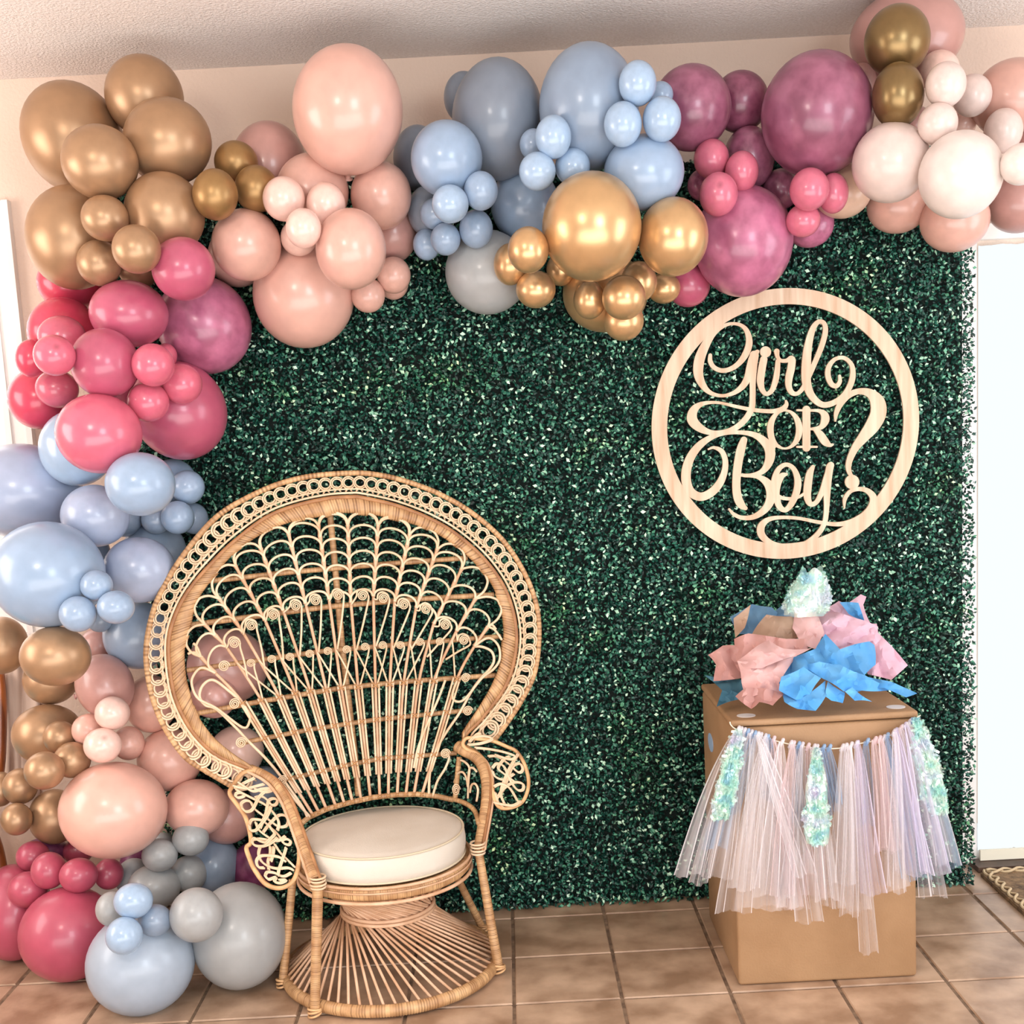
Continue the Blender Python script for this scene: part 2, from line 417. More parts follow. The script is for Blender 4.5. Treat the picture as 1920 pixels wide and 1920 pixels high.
# ================================================================ BALLOONS
# each row: reference region, centre, half width, half height, lean, colour, order in the garland, neck direction | label
REG = {'A': (0, 80, .27083), 'B': (380, 80, .27083), 'C': (740, 80, .27083), 'D': (1120, 80, .27083), 'E': (1500, 0, .25),
       'F': (0, 480, .27083), 'G': (0, 820, .27083), 'H': (0, 1160, .27083), 'I': (0, 1500, .29167)}
ROWS = '''
A 505 660 338 375 24 g1 1 - | large tan gold balloon, leftmost of the top corner, with bright rim light
A 1000 375 265 275 20 g1 1 - | tan gold balloon crowning the top left corner of the arch, nearest the ceiling
A 1160 685 300 290 20 g1 2 - | large tan gold balloon under the topmost gold one at the top left corner
A 692 828 258 250 0 g1 3 - | medium tan gold balloon in front of the two big left corner gold ones
A 505 1350 315 350 0 g1 1 - | large tan gold balloon above the hot pink ones at the left edge
A 1140 1185 272 280 15 g1 2 - | large tan gold balloon directly above the rose pink one, right of the small gold trio
A 728 1215 162 155 0 g1 3 - | small tan gold balloon, topmost of the small gold cluster at left
A 945 1430 165 165 0 g1 4 - | small tan gold balloon, rightmost and frontmost of the small cluster at left
A 688 1525 152 155 0 g1 3 - | small tan gold balloon, lower left of the small cluster above the hot pinks
A 958 1555 142 145 0 g1 2 - | small tan gold balloon peeking out below the frontmost small gold one
A 1635 830 150 145 0 g3 2 - | small bronze balloon, highest of three between the gold corner and blush cluster
A 1490 1052 155 172 0 g3 4 - | small bronze balloon, leftmost of three beside the blush cluster
A 1775 1012 150 158 0 g3 3 - | small bronze balloon touching the small pale blush trio on its left
B 460 860 262 300 0 pd 0 - | large dusty blush balloon at the back, lower left of the giant blush one
B 1005 470 380 425 0 p1 2 0 | giant blush balloon, tallest of the arch, standing above the blush cluster
B 760 1030 250 255 0 p1 1 - | blush balloon half hidden behind the pale blush trio and the giant blush balloon
B 562 1082 145 150 0 p2 3 - | small pale blush balloon, left one of the glossy trio
B 853 1120 135 148 0 p2 3 - | small pale blush balloon, right one of the glossy trio
B 698 1285 123 134 0 p2 4 - | small pale blush balloon, lowest front one of the glossy trio
B 665 1350 125 124 0 p2 2 - | small blush balloon peeking out below the pale trio
B 1235 1060 210 228 0 p1 2 - | medium blush balloon right below the giant one beside the blue cluster
B 303 1400 238 243 0 p1 2 - | medium blush balloon beside the gold corner, above a gap showing dark hedge
B 240 1480 200 208 0 pd 1 - | blush balloon mostly hidden behind the one at the gold corner
B 1027 1430 243 273 0 p1 3 - | medium blush balloon in the middle of the blush cluster, with soft highlight
B 700 1745 348 363 0 p1 1 - | large blush balloon hanging lowest of the blush cluster over the hedge
B 1310 1320 175 200 0 pd 0 - | dusty blush balloon behind, between blush cluster and grey blue cluster
B 1322 1610 118 125 0 p1 2 - | small blush balloon at the lower right of the blush cluster
B 1145 1750 117 118 0 p1 2 - | small blush balloon, lowest of the three little ones over the hedge
B 1320 1665 105 112 0 p1 1 - | small blush balloon mostly hidden behind another at the cluster's lower right
C 360 805 248 255 0 b1 2 - | medium light blue balloon at the upper left of the blue cluster
C 160 800 170 218 0 b2 0 - | dark grey blue balloon at the back beside the giant blush balloon
C 480 380 140 170 0 b2 0 - | dark grey blue balloon peeking out behind the large slate one against the wall
C 715 535 318 400 0 b2 1 - | large slate grey blue balloon, left of the two big ones topping the blue cluster
C 1345 450 345 420 0 b4 1 - | large grey blue balloon, right of the two big ones topping the blue cluster
C 215 1165 125 165 0 b2 1 - | slate balloon hidden behind the seven small blue balloons
C 385 1117 128 129 0 b5 4 - | small pale blue balloon, brightest and frontmost of the seven small ones
C 597 1026 118 131 0 b1 3 - | small light blue balloon, upper right of the seven small ones
C 280 1185 105 105 0 b1 2 - | small light blue balloon tucked left behind the brightest small one
C 563 1290 117 130 0 b1 3 - | small light blue balloon, lower right of the seven small ones
C 352 1360 104 110 0 b1 3 - | small light blue balloon straight below the brightest small one
C 222 1397 95 107 0 b1 2 - | small light blue balloon, lowest left of the seven, beside blush ones
C 450 1400 90 92 0 b1 1 - | small grey blue balloon mostly hidden at the bottom of the seven small ones
C 900 1120 235 255 0 b1 2 - | medium grey blue balloon left of the big bright gold balloon
C 640 1590 290 285 0 b3 1 - | large warm grey balloon hanging lowest below the blue cluster over the hedge
C 1098 653 125 145 0 b5 4 - | small glossy light blue balloon, top of the four before the two big slate ones
C 988 891 127 129 0 b5 4 - | small glossy light blue balloon, lower left of the four before the slate ones
C 960 705 95 105 0 b1 3 - | small light blue balloon, leftmost rear of the four before the slate ones
C 1232 858 122 125 0 b5 3 - | small glossy light blue balloon, right of the four, above the bright gold balloon
C 1682 282 130 150 0 b5 4 - | small glossy light blue balloon, topmost of the four beside the mauve balloons
C 1580 565 131 150 0 b5 4 - | small glossy light blue balloon, left of the four beside the mauve balloons
C 1850 530 133 150 0 b5 4 - | small glossy light blue balloon, right front of the four beside the mauve ones
D 435 360 90 88 0 b1 3 - | small light blue balloon peeking out behind the four beside the mauve balloons
D 322 900 278 255 0 b1 3 - | medium sky blue balloon above the second bright gold balloon
C 1364 1275 344 368 0 g2 4 - | biggest bright chrome gold balloon at the middle of the arch
D 525 1345 242 266 0 g2 3 - | medium bright chrome gold balloon right of the biggest one
C 925 1435 142 157 0 g2 4 - | small chrome gold balloon touching the lower left of the biggest gold one
C 800 1535 115 142 0 g2 3 - | small chrome gold balloon, leftmost of the small ones over the grey balloon
C 977 1708 137 128 0 g2 3 - | small chrome gold balloon, lowest of the left small gold group
C 1150 1570 100 112 0 g2 2 - | small chrome gold balloon wedged under the biggest gold one
D 55 1735 295 265 0 g2 1 - | medium gold balloon mostly hidden behind the lowest small gold ones
C 1350 1780 113 132 0 g2 3 - | small chrome gold balloon, left of the lowest gold group over the hedge
C 1587 1765 151 152 0 g2 4 - | small chrome gold balloon, frontmost of the lowest gold group
C 1690 1655 125 140 0 g2 3 - | small pale gold balloon up right behind the frontmost lowest gold one
C 1585 1925 140 138 0 g2 2 - | small gold balloon hanging at the very bottom of the lowest gold group
D 460 1700 115 105 0 g2 2 - | small pale gold balloon beside the pink balloon under the second gold one
D 650 452 275 285 0 m1 1 - | large mauve balloon right of the four small blue balloons
D 990 410 195 205 0 m0 0 - | dark mauve balloon at the back between the two large mauve ones
D 1522 498 383 415 0 m1 3 - | largest marbled mauve balloon at the top right of the arch
D 1050 800 175 212 0 m1 2 - | medium mauve balloon between the small pink trio and the largest mauve one
D 790 805 122 133 0 k3 3 - | small bubblegum pink balloon, top left of the trio by the mauve ones
D 1000 893 115 138 0 k3 3 - | small bubblegum pink balloon, right of the trio by the mauve ones
D 838 1050 133 147 0 k3 4 - | small bubblegum pink balloon, lowest of the trio, with a dark tip spot
D 720 985 95 105 0 m2 1 - | small mauve balloon half hidden left behind the small pink trio
D 1010 1375 340 375 0 m2 2 - | large marbled rose balloon hanging right of the second gold balloon
D 630 1680 150 148 0 k2 1 - | medium pink balloon low behind the second gold and the marbled rose one
D 1270 1015 130 138 0 m1 1 - | medium mauve balloon behind, left of the second small pink trio
D 1468 1016 135 144 0 k3 4 - | small bubblegum pink balloon, frontmost of the trio under the largest mauve one
D 1633 1043 104 135 0 k3 3 - | small bubblegum pink balloon, right of the trio under the largest mauve one
D 1425 1232 117 112 0 k3 3 - | small bubblegum pink balloon, lowest of the trio under the largest mauve one
D 1470 1260 165 155 0 m2 1 - | medium mauve pink balloon showing as a crescent beside the wooden sign's top
E 800 275 415 330 0 pd 0 - | giant dusty blush balloon behind the two olive gold ones at top right
E 728 305 240 255 0 g4 3 0 | dark olive gold balloon, upper of the pair at top right
E 735 715 190 235 0 g4 3 - | olive gold balloon, lower of the pair at top right
E 1093 635 148 163 0 p3 4 - | small cream balloon, front upper one right of the olive gold pair
E 1040 530 150 145 0 p2 2 - | small cream balloon behind the front upper one at top right
E 1290 716 143 152 0 p3 3 - | small cream balloon, right of the front upper one at top right
E 1033 928 145 150 0 p3 4 - | small cream balloon, lower of the group right of the olive gold pair
E 682 1220 284 290 0 p3 3 - | large cream balloon, left of the two large cream ones at right
E 1205 1312 305 318 0 wh 4 - | large white cream balloon, right of the two large cream ones at right
E 1600 740 300 285 0 p1 1 - | large blush balloon at the right edge behind the small cream ones
E 1525 982 140 162 0 p3 3 - | small cream balloon above the large white cream one at the right edge
E 1660 1232 152 152 0 wh 4 - | small white balloon cut by the right edge of the arch
E 1640 1520 232 222 0 pd 2 - | large dusty blush balloon low at the right edge over the bright door
E 1160 1650 252 235 0 p1 2 - | large blush balloon lowest at right, just above the hedge corner
E 735 1540 228 205 0 p1 1 - | medium blush balloon below the left large cream one over the hedge
E 320 1430 215 202 0 pt 1 - | medium beige balloon between the small pink trio and the cream ones
E 1220 930 100 100 0 p2 1 - | small blush balloon in the gap between the small cream ones at right
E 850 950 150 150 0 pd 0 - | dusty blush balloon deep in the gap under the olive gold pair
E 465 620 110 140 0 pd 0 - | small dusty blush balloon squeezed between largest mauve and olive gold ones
E 1740 1080 110 110 0 pd 1 - | small dusty blush balloon behind the small white one at the right edge
F 480 190 215 190 0 k1 0 - | hot pink balloon squeezed below the large gold one at the left edge
F 440 530 240 240 0 k1 1 - | vivid hot pink balloon at left behind the small pink ones
F 893 400 266 228 0 k2 3 - | medium rose pink balloon below the small gold cluster, with two bright spots
F 1270 90 215 215 0 k2 2 - | medium rose pink balloon under the gold corner next to the blush ones
F 1415 480 320 335 25 m2 1 - | large deep mauve pink balloon over the dark hedge at the left column
F 725 742 230 238 0 k2 3 - | medium dusty rose balloon at the centre of the pink column
F 430 560 162 145 0 k4 2 - | medium coral pink balloon behind the three leftmost small pink ones
F 377 688 141 140 0 k4 4 - | small coral pink balloon with dark tip spot, front of the left small group
F 215 710 105 130 0 k1 2 - | small hot pink balloon, leftmost in the pink column
F 395 920 145 130 0 k4 3 - | small coral pink balloon, lowest of the left small group
F 270 990 208 208 0 k1 1 - | large hot pink balloon at the left beside the window
F 685 1230 290 275 0 k4 3 - | large coral pink balloon at the bottom of the pink column above blue ones
F 1240 1070 320 345 30 k2 1 - | large dusty pink balloon over the hedge, right of the pink column
F 1060 755 145 147 0 k4 4 - | small coral pink balloon, top front of the group on the large dusty pink one
F 1150 690 75 85 0 k4 3 - | small pink balloon peeking out behind the top one on the dusty pink balloon
F 1258 885 140 138 0 k4 3 - | small coral pink balloon, right of the group on the large dusty pink one
F 1027 1010 141 138 0 k4 3 - | small coral pink balloon, lowest of the group on the large dusty pink one
F 530 1330 250 262 0 b5 1 - | large pale blue balloon behind the bottom large coral pink one
F 972 1580 236 220 0 b1 3 - | medium blue balloon right below the bottom large coral pink one
G 160 375 395 330 0 b6 0 - | huge lavender blue balloon cut by the left edge, upper of two
G 1200 300 155 150 0 b1 0 - | blue balloon at the back beneath the large dusty pink one by the hedge
G 1300 345 115 118 0 b1 2 - | small blue balloon against the hedge, highest of three above the chair's rim
G 1230 555 114 115 0 b1 3 - | small blue balloon, front one of three above the chair's rim
G 1340 562 100 108 0 b1 1 - | small blue balloon behind, rightmost of three above the chair's rim
G 1080 570 100 100 0 b4 1 - | small shaded blue balloon left behind the front one of three by the chair's rim
G 660 543 231 215 0 b6 2 - | medium lavender blue balloon above the huge light blue one
G 330 950 385 368 0 b1 2 - | huge light blue balloon at the left edge, lower of two
G 1070 790 215 215 0 b4 0 - | shaded blue balloon at the back touching the chair's rim
G 965 918 245 228 0 b6 2 - | medium lavender blue balloon left of the chair's woven rim
G 668 1025 110 107 0 b1 3 - | small blue balloon, top of the trio before the huge light blue one
G 802 1176 127 116 0 b1 4 - | small blue balloon, right of the trio before the huge light blue one
G 540 1223 127 125 0 b1 4 - | small blue balloon, lowest left of the trio before the huge light blue one
G 955 1370 235 235 0 b4 1 - | medium grey blue balloon behind the chair rim, lowest blue in the left column
G 690 1270 85 80 0 b4 2 - | small grey blue balloon half hidden below the trio in the left column
G 10 1440 178 200 0 g5 1 - | medium brown gold balloon cut by the left edge under the huge blue one
G 385 1515 237 207 0 g5 3 - | medium brown gold balloon below the huge light blue one
G 350 1680 185 170 0 g5 1 - | medium brown gold balloon peeking out beneath another at the left column
G 725 1720 225 195 0 pd 2 70 | medium dusty blush balloon whose knot points at the chair, left column
H 1045 590 175 200 0 p4 1 - | blush balloon seen beside and through the chair's left chain rim
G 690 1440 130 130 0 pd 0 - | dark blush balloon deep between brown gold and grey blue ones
H 1575 330 275 262 0 pd 0 - | large shaded blush balloon seen through the left of the chair back
H 1480 540 160 150 0 pd 1 - | medium blush balloon seen through the chair back, lower left part
H 1640 920 185 180 0 p2 0 - | pearly blush balloon seen through the chair back just above its left arm
H 1830 1150 110 130 0 b2 0 - | dark taupe balloon behind the lower left chair spindles
H 1175 975 220 218 0 p4 2 - | medium peach balloon partly behind the chair's lower left rim
H 778 654 119 116 0 p2 4 - | small pale pink balloon, top of the four in the left column
H 620 770 120 114 0 p4 3 - | small peach balloon, left of the four in the left column
H 710 877 128 121 0 p2 4 - | small pale pink balloon with dark tip spot, front of the four in the left column
H 890 862 108 118 0 p4 3 - | small peach balloon, right of the four in the left column
H 330 800 238 208 0 g1 1 - | large shiny gold balloon behind the small golds at the left, above the floor
H 415 820 113 113 0 g1 2 - | small gold balloon, highest of the chain of five at the left
H 500 978 125 125 0 g1 3 - | small gold balloon, rightmost of the chain of five, beside the huge peach one
H 308 1052 136 132 0 g1 3 - | small gold balloon, middle of the chain of five at the left
H 140 1160 119 125 0 g1 2 - | small gold balloon, fourth along the chain of five going left
H 5 1180 95 120 0 g1 1 - | small gold balloon, last of the chain of five, cut by the left edge
H 115 1388 105 112 0 g1 2 - | small gold balloon alone under the chain of five, above the pinks
H 375 1370 172 190 0 g1 1 - | medium gold balloon left of the huge peach one
H 785 1325 363 333 0 p4 3 - | huge peach balloon at the lower left, biggest in the left column
H 1362 1310 220 198 0 p4 2 - | medium peach balloon with lace shadows left of the chair's arm
H 1570 1370 190 190 0 pd 0 - | dusty blush balloon behind the chair's left woven wing
H 1320 1525 125 115 0 b3 4 - | small grey balloon, highest of three at the lower left
H 1106 1637 122 114 0 b3 4 - | small grey balloon, left of three at the lower left
H 1306 1766 128 126 0 b3 4 - | small grey balloon, lowest of three at the lower left
H 1130 1560 80 80 0 b3 2 - | small dark grey balloon hidden behind the three small grey ones
H 1480 1710 180 205 0 b4 2 - | medium grey blue balloon right behind the three small grey ones
H 1750 1720 150 175 0 m3 0 - | dark plum balloon low behind the chair's left wing
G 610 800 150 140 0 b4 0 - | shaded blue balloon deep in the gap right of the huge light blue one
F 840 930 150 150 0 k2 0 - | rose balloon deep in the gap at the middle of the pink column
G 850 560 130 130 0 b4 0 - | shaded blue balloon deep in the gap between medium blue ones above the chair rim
B 790 1290 180 150 0 pd 0 - | dusty blush balloon deep in the gap behind the pale glossy trio
I 212 362 104 98 0 k5 2 - | small raspberry balloon, upper left of the low pink group
I 314 453 111 118 0 k5 3 - | small raspberry balloon in the middle of the low pink group
I 505 484 120 111 0 k5 3 - | small raspberry balloon, frontmost right of the low pink group
I 500 330 95 85 0 k5 1 - | small raspberry balloon half hidden beneath the huge peach one
I 700 475 92 100 0 k5 2 - | small dark raspberry balloon, rightmost of the low pink group beside the greys
I 180 575 125 115 0 k5 2 - | small raspberry balloon, lowest left of the low pink group
I 90 720 235 305 0 k5 1 - | large raspberry balloon on the floor at the left edge
I 440 860 305 300 0 k5 2 - | large raspberry balloon on the floor left of the big blue one
I 290 330 145 90 0 m3 0 - | plum balloon behind the upper small raspberry ones
I 880 420 110 120 0 m3 0 - | plum balloon in the gap under the huge peach one
I 860 500 115 125 0 b3 1 - | medium grey balloon behind, beside the small dark raspberry one
I 990 560 168 145 0 b3 3 - | medium grey balloon in the middle of the low grey group
I 857 648 123 114 0 b5 5 - | small pale blue balloon, top of four on the big floor balloon
I 715 700 98 110 0 b3 4 - | small grey balloon, left of four on the big floor balloon
I 798 873 117 120 0 b5 5 - | small pale blue balloon, lowest of four on the big floor balloon
I 997 774 107 102 0 b4 4 - | small grey blue balloon, right of four on the big floor balloon
I 1262 738 169 173 0 b3 4 - | medium grey balloon between the two big floor balloons
I 904 1048 340 327 0 b7 3 - | biggest grey blue balloon sitting on the floor at the lower left
I 1540 870 305 338 0 b3 1 - | large warm grey balloon on the floor beside the chair's rear leg
'''
COLS = {  # colour, metallic, roughness
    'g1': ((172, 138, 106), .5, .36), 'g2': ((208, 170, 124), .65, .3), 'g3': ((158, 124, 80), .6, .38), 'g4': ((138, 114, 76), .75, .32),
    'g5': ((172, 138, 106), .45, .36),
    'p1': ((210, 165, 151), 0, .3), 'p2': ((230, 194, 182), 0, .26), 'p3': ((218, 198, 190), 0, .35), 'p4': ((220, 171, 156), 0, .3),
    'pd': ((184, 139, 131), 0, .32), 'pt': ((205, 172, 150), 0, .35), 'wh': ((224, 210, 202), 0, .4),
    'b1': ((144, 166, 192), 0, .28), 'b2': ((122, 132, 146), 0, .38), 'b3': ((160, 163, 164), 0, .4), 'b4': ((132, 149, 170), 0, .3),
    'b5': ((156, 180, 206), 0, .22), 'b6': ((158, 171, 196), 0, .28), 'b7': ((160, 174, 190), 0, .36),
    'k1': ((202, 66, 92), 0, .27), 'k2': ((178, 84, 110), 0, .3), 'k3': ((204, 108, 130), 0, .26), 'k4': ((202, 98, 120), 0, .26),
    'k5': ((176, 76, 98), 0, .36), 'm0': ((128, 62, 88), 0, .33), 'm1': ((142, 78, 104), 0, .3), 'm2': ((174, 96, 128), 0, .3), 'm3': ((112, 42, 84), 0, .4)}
BM = {}
for k, (c_, me_, ro) in COLS.items():
    m = mat('latex_'+k, rgb(*c_), ro, me_, 0.5, coat=0.25 if not me_ else 0.0)
    nt = m.node_tree; bs = nt.nodes['Principled BSDF']
    # faint marbling of the double-stuffed latex and the thicker, darker tip
    tc = nt.nodes.new('ShaderNodeTexCoord'); nz = nt.nodes.new('ShaderNodeTexNoise'); nz.inputs['Scale'].default_value = 2.2; nz.inputs['Detail'].default_value = 3
    nt.links.new(tc.outputs['Object'], nz.inputs['Vector'])
    mx = nt.nodes.new('ShaderNodeMix'); mx.data_type = 'RGBA'
    base_c = rgb(*c_); amt = 0.22 if k[0] == 'm' else 0.06
    mx.inputs[6].default_value = tuple(v*(1-amt) for v in base_c[:3])+(1,)
    mx.inputs[7].default_value = tuple(min(1, v*(1+amt)+(0.03 if k[0] == 'm' else 0.0)) for v in base_c[:3])+(1,)
    mr = nt.nodes.new('ShaderNodeMapRange'); mr.inputs[1].default_value = 0.35; mr.inputs[2].default_value = 0.65
    nt.links.new(nz.outputs[0], mr.inputs[0]); nt.links.new(mr.outputs[0], mx.inputs[0])
    at = nt.nodes.new('ShaderNodeAttribute'); at.attribute_name = 'tip'
    m2 = nt.nodes.new('ShaderNodeMix'); m2.data_type = 'RGBA'
    m2.inputs[7].default_value = tuple(v*0.55 for v in base_c[:3])+(1,)
    nt.links.new(at.outputs['Fac'], m2.inputs[0]); nt.links.new(mx.outputs[2], m2.inputs[6]); nt.links.new(m2.outputs[2], bs.inputs['Base Color'])
    if not me_:
        bs.inputs['Subsurface Weight'].default_value = 0.0
    BM[k] = m


def balloon_mesh(axis, tipspot):
    """unit balloon; neck along +axis, tip opposite"""
    prof = []
    n = 26
    for i in range(n+1):
        ph = PI*i/n*0.955
        r = math.sin(ph)*(1-0.05*math.cos(ph)*0-0.0); z = -math.cos(ph)
        prof.append((r, z))
    prof = [(r*(1+0.0*z), z if z < 0 else z*1.0) for r, z in prof]
    prof += [(0.105, 1.02), (0.07, 1.05), (0.055, 1.09), (0.06, 1.11), (0.1, 1.125), (0.09, 1.14), (0.02, 1.135)]
    seg = 40
    vs = [(0, 0, -1.0)]; tip = [1.0*tipspot]
    for r, z in prof[1:]:
        for k in range(seg):
            a_ = 2*PI*k/seg; vs.append((r*math.cos(a_), r*math.sin(a_), z))
            tip.append(tipspot*max(0.0, min(1.0, (0.16-r)/0.08)) if z < 0 else 0.0)
    fs = [(0, 1+(k+1) % seg, 1+k) for k in range(seg)]
    for j in range(len(prof)-2):
        for k in range(seg):
            a_ = 1+j*seg+k; b_ = 1+j*seg+(k+1) % seg
            fs.append((a_, b_, b_+seg, a_+seg))
    q = Vector((0, 0, 1)).rotation_difference(Vector(axis).normalized()).to_matrix()
    vs = [tuple(q @ Vector(v)) for v in vs]
    me = bpy.data.meshes.new('balloon'); me.from_pydata(vs, [], fs)
    me.polygons.foreach_set('use_smooth', [True]*len(fs))
    a_ = me.attributes.new('tip', 'FLOAT', 'POINT'); a_.data.foreach_set('value', tip)
    me.update(); return me


VARS = {}


def get_mesh(key, axis, tip, col):
    if (key, col) not in VARS:
        base = VARS.get((key, None))
        if base is None:
            base = balloon_mesh(axis, tip); VARS[(key, None)] = base
        me_ = base.copy(); me_.name = 'balloon'; me_.materials.append(BM[col]); VARS[(key, col)] = me_
    return VARS[(key, col)]


AX = [((0.15, 1, 0.1), 0), ((-0.3, 1, 0.25), 0), ((0.35, 1, -0.3), .0), ((-0.1, 1, -0.45), .8)]
GROUPS = {'A': 'balloons of the gold top left corner', 'B': 'balloons of the blush part of the arch', 'C': 'balloons of the blue and gold middle of the arch',
          'D': 'balloons of the mauve and pink part of the arch', 'E': 'balloons of the cream and blush right end of the arch', 'F': 'balloons of the pink part of the left column',
          'G': 'balloons of the blue part of the left column', 'H': 'balloons of the peach and gold part of the left column', 'I': 'balloons at the foot of the left column'}
rows = []
for ln in ROWS.strip().splitlines():
    a_, lab = ln.split('|'); t_ = a_.split(); ox, oy, k_ = REG[t_[0]]
    rows.append(dict(reg=t_[0], x=ox+float(t_[1])*k_, y=oy+float(t_[2])*k_, rx=float(t_[3])*k_, ry=float(t_[4])*k_, ang=float(t_[5]), col=t_[6], lay=int(t_[7]), neck=t_[8], label=lab.strip()))
placed = []


def solve(rw):
    d = ray(rw['x'], rw['y']); r_ = math.sqrt(rw['rx']*rw['ry'])/F_PX*1.0
    # as far back as the wall, the hedge face and the floor allow
    tt = 4.2
    for _ in range(60):
        p = O+d*tt; r = r_*tt
        back = HY-0.03
        if p[0]+r > HX0-0.02 and p[0]-r < HX1+0.02 and p[2]-r < HZ: back = HY-0.05
        if rw.get('ymax'): back = min(back, rw['ymax'])
        if p[1]+r*0.93 > back or p[2]-rw['ry']/F_PX*tt*0.985 < 0 or p[2]+rw['ry']/F_PX*tt*0.96 > CEIL: tt -= 0.012
        else: break
    changed = True; it = 0
    while changed and it < 200:
        changed = False; it += 1
        for (pc, pr) in placed:
            k_ = 0.95 if rw['reg'] != 'H' or rw['x'] < 330 else 0.7
            # |t d - c| = k (t r_ + pr)
            c_ = pc-O
            A_ = d@d-(k_*r_)**2; B_ = -2*(d@c_)-2*k_*k_*r_*pr; C_ = c_@c_-(k_*pr)**2
            disc = B_*B_-4*A_*C_
            if disc <= 0: continue
            t1 = (-B_-math.sqrt(disc))/(2*A_); t2 = (-B_+math.sqrt(disc))/(2*A_)
            if t1 < tt-1e-6:
                tt = t1; changed = True
    return d, r_, tt


order = sorted(range(len(rows)), key=lambda i: rows[i]['lay'])
for i in order:
    rw = rows[i]; d, r_, tt = solve(rw)
    placed.append((O+d*tt, r_*tt)); rw['t'] = tt; rw['p'] = O+d*tt; rw['d'] = d
for i, rw in enumerate(rows):
    tt = rw['t']; p = rw['p']; d = Vector(rw['d']).normalized()
    # local frame facing the room: Y into the garland
    yv = d; xv = Vector(RGT); xv = (xv-yv*xv.dot(yv)).normalized(); zv = xv.cross(yv)
    zv = Vector(UPV); zv = (zv-yv*zv.dot(yv)).normalized(); xv = yv.cross(zv)
    R3 = Matrix((xv, yv, zv)).transposed()
    ang = math.radians(rw['ang'])
    if rw['neck'] != '-':
        ang = math.radians(float(rw['neck'])) if rw['neck'] != '0' else 0
        me_ = get_mesh('down', (0, 0.35, -1), 0, rw['col'])
        ang = -ang if rw['neck'] in ('0',) else ang
    else:
        v_ = AX[i % 3] if 'dark tip spot' not in rw['label'] else AX[3]
        me_ = get_mesh(str(AX.index(v_)), v_[0], v_[1], rw['col'])
    R3 = R3 @ Matrix.Rotation(-ang if rw['neck'] == '-' else ang, 3, 'Y')
    sx = rw['rx']/F_PX*tt; sz = rw['ry']/F_PX*tt
    mw = Matrix.Translation(Vector(p)) @ R3.to_4x4() @ Matrix.Diagonal((sx, (sx+sz)/2*1.0, sz, 1))
    o = link('balloon', me_, None, None, mw)
    tag(o, rw['label'], 'balloon', GROUPS[rw['reg']])
# ================================================================ PEACOCK CHAIR
CC = np.array([-0.42, 3.47, 0.0]); CA = math.radians(26)
XH = np.array([math.cos(CA), math.sin(CA), 0.0]); YH = np.array([-math.sin(CA), math.cos(CA), 0.0]); ZH = np.array([0, 0, 1.0])
TILT = math.radians(5); BA = math.radians(14)
XB = np.array([math.cos(BA), math.sin(BA), 0.0]); YB_ = np.array([-math.sin(BA), math.cos(BA), 0.0])
BN = YB_*math.cos(TILT)-ZH*math.sin(TILT)          # back plane normal (away from the sitter)
BP0 = CC+YB_*0.15+ZH*0.42
BU = XB; BV = np.cross(BN, BU); BV = BV if BV[2] > 0 else -BV


def bp(px, py, off=0.0):
    """a point of the chair's reclined back plane, off metres behind it"""
    return at_plane(px, py, BP0+BN*off, BN)


rat_l = mat('peeled_rattan', rgb(236, 212, 182), 0.5, noise_scale=14, col2=rgb(210, 176, 138), fac_lo=.3, fac_hi=.75)
rat_p = mat('rattan_core_pink', rgb(222, 184, 152), 0.5, noise_scale=14, col2=rgb(196, 152, 116))
rat_w = mat('wrapped_rattan', rgb(226, 184, 134), 0.48, noise_scale=22, col2=rgb(168, 122, 80), fac_lo=.35, fac_hi=.75)
rat_d = mat('dark_rattan_pole', rgb(178, 128, 84), 0.5, noise_scale=20, col2=rgb(142, 96, 60))
tie_m = mat('rattan_tie', rgb(190, 140, 90), 0.5)
chair = thing('peacock_chair', 'wicker peacock chair with round lacy back standing on the tile floor before the hedge', 'chair', tuple(CC))


def cpart(mb, name, m, label=None, under=None):
    o = wp(mb, name, m, under or chair)
    if label: o['label'] = label
    return o


# strands of the wrapping differ in tone; shade in the gaps between them is painted dark
nt = rat_w.node_tree; bs = nt.nodes['Principled BSDF']; old = bs.inputs['Base Color'].links[0].from_socket
at = nt.nodes.new('ShaderNodeAttribute'); at.attribute_name = 'tone'
mx = nt.nodes.new('ShaderNodeMix'); mx.data_type = 'RGBA'; mx.inputs[7].default_value = rgb(112, 72, 40)
nt.links.new(at.outputs['Fac'], mx.inputs[0]); nt.links.new(old, mx.inputs[6]); nt.links.new(mx.outputs[2], bs.inputs['Base Color'])
wtr = random.Random(9)


def wrapped_tube(mb, pts, r, pitch=0.0042, sides=8, amp=0.09, flat=1.0, ref=None, closed=False):
    P = np.array(pts); L = np.linalg.norm(np.diff(P, axis=0), axis=1).sum()
    n = max(8, int(L/pitch)*2)
    Q = resample(P, n)
    rr = np.interp(np.linspace(0, 1, n), np.linspace(0, 1, len(np.atleast_1d(r))), np.atleast_1d(r)) if not np.isscalar(r) else np.full(n, r)
    rr = rr*(1-amp*(np.arange(n) % 2))
    n0 = len(mb.v)
    mb.tube(Q, rr, sides, closed=closed, flat=flat, ref=ref)
    if mb.tone is None: mb.tone = [0.0]*n0
    mb.tone += [0.0]*(n0-len(mb.tone))
    for i in range(n):
        mb.tone += [wtr.uniform(.25, .95) if i % 2 else wtr.uniform(0, .2)]*sides


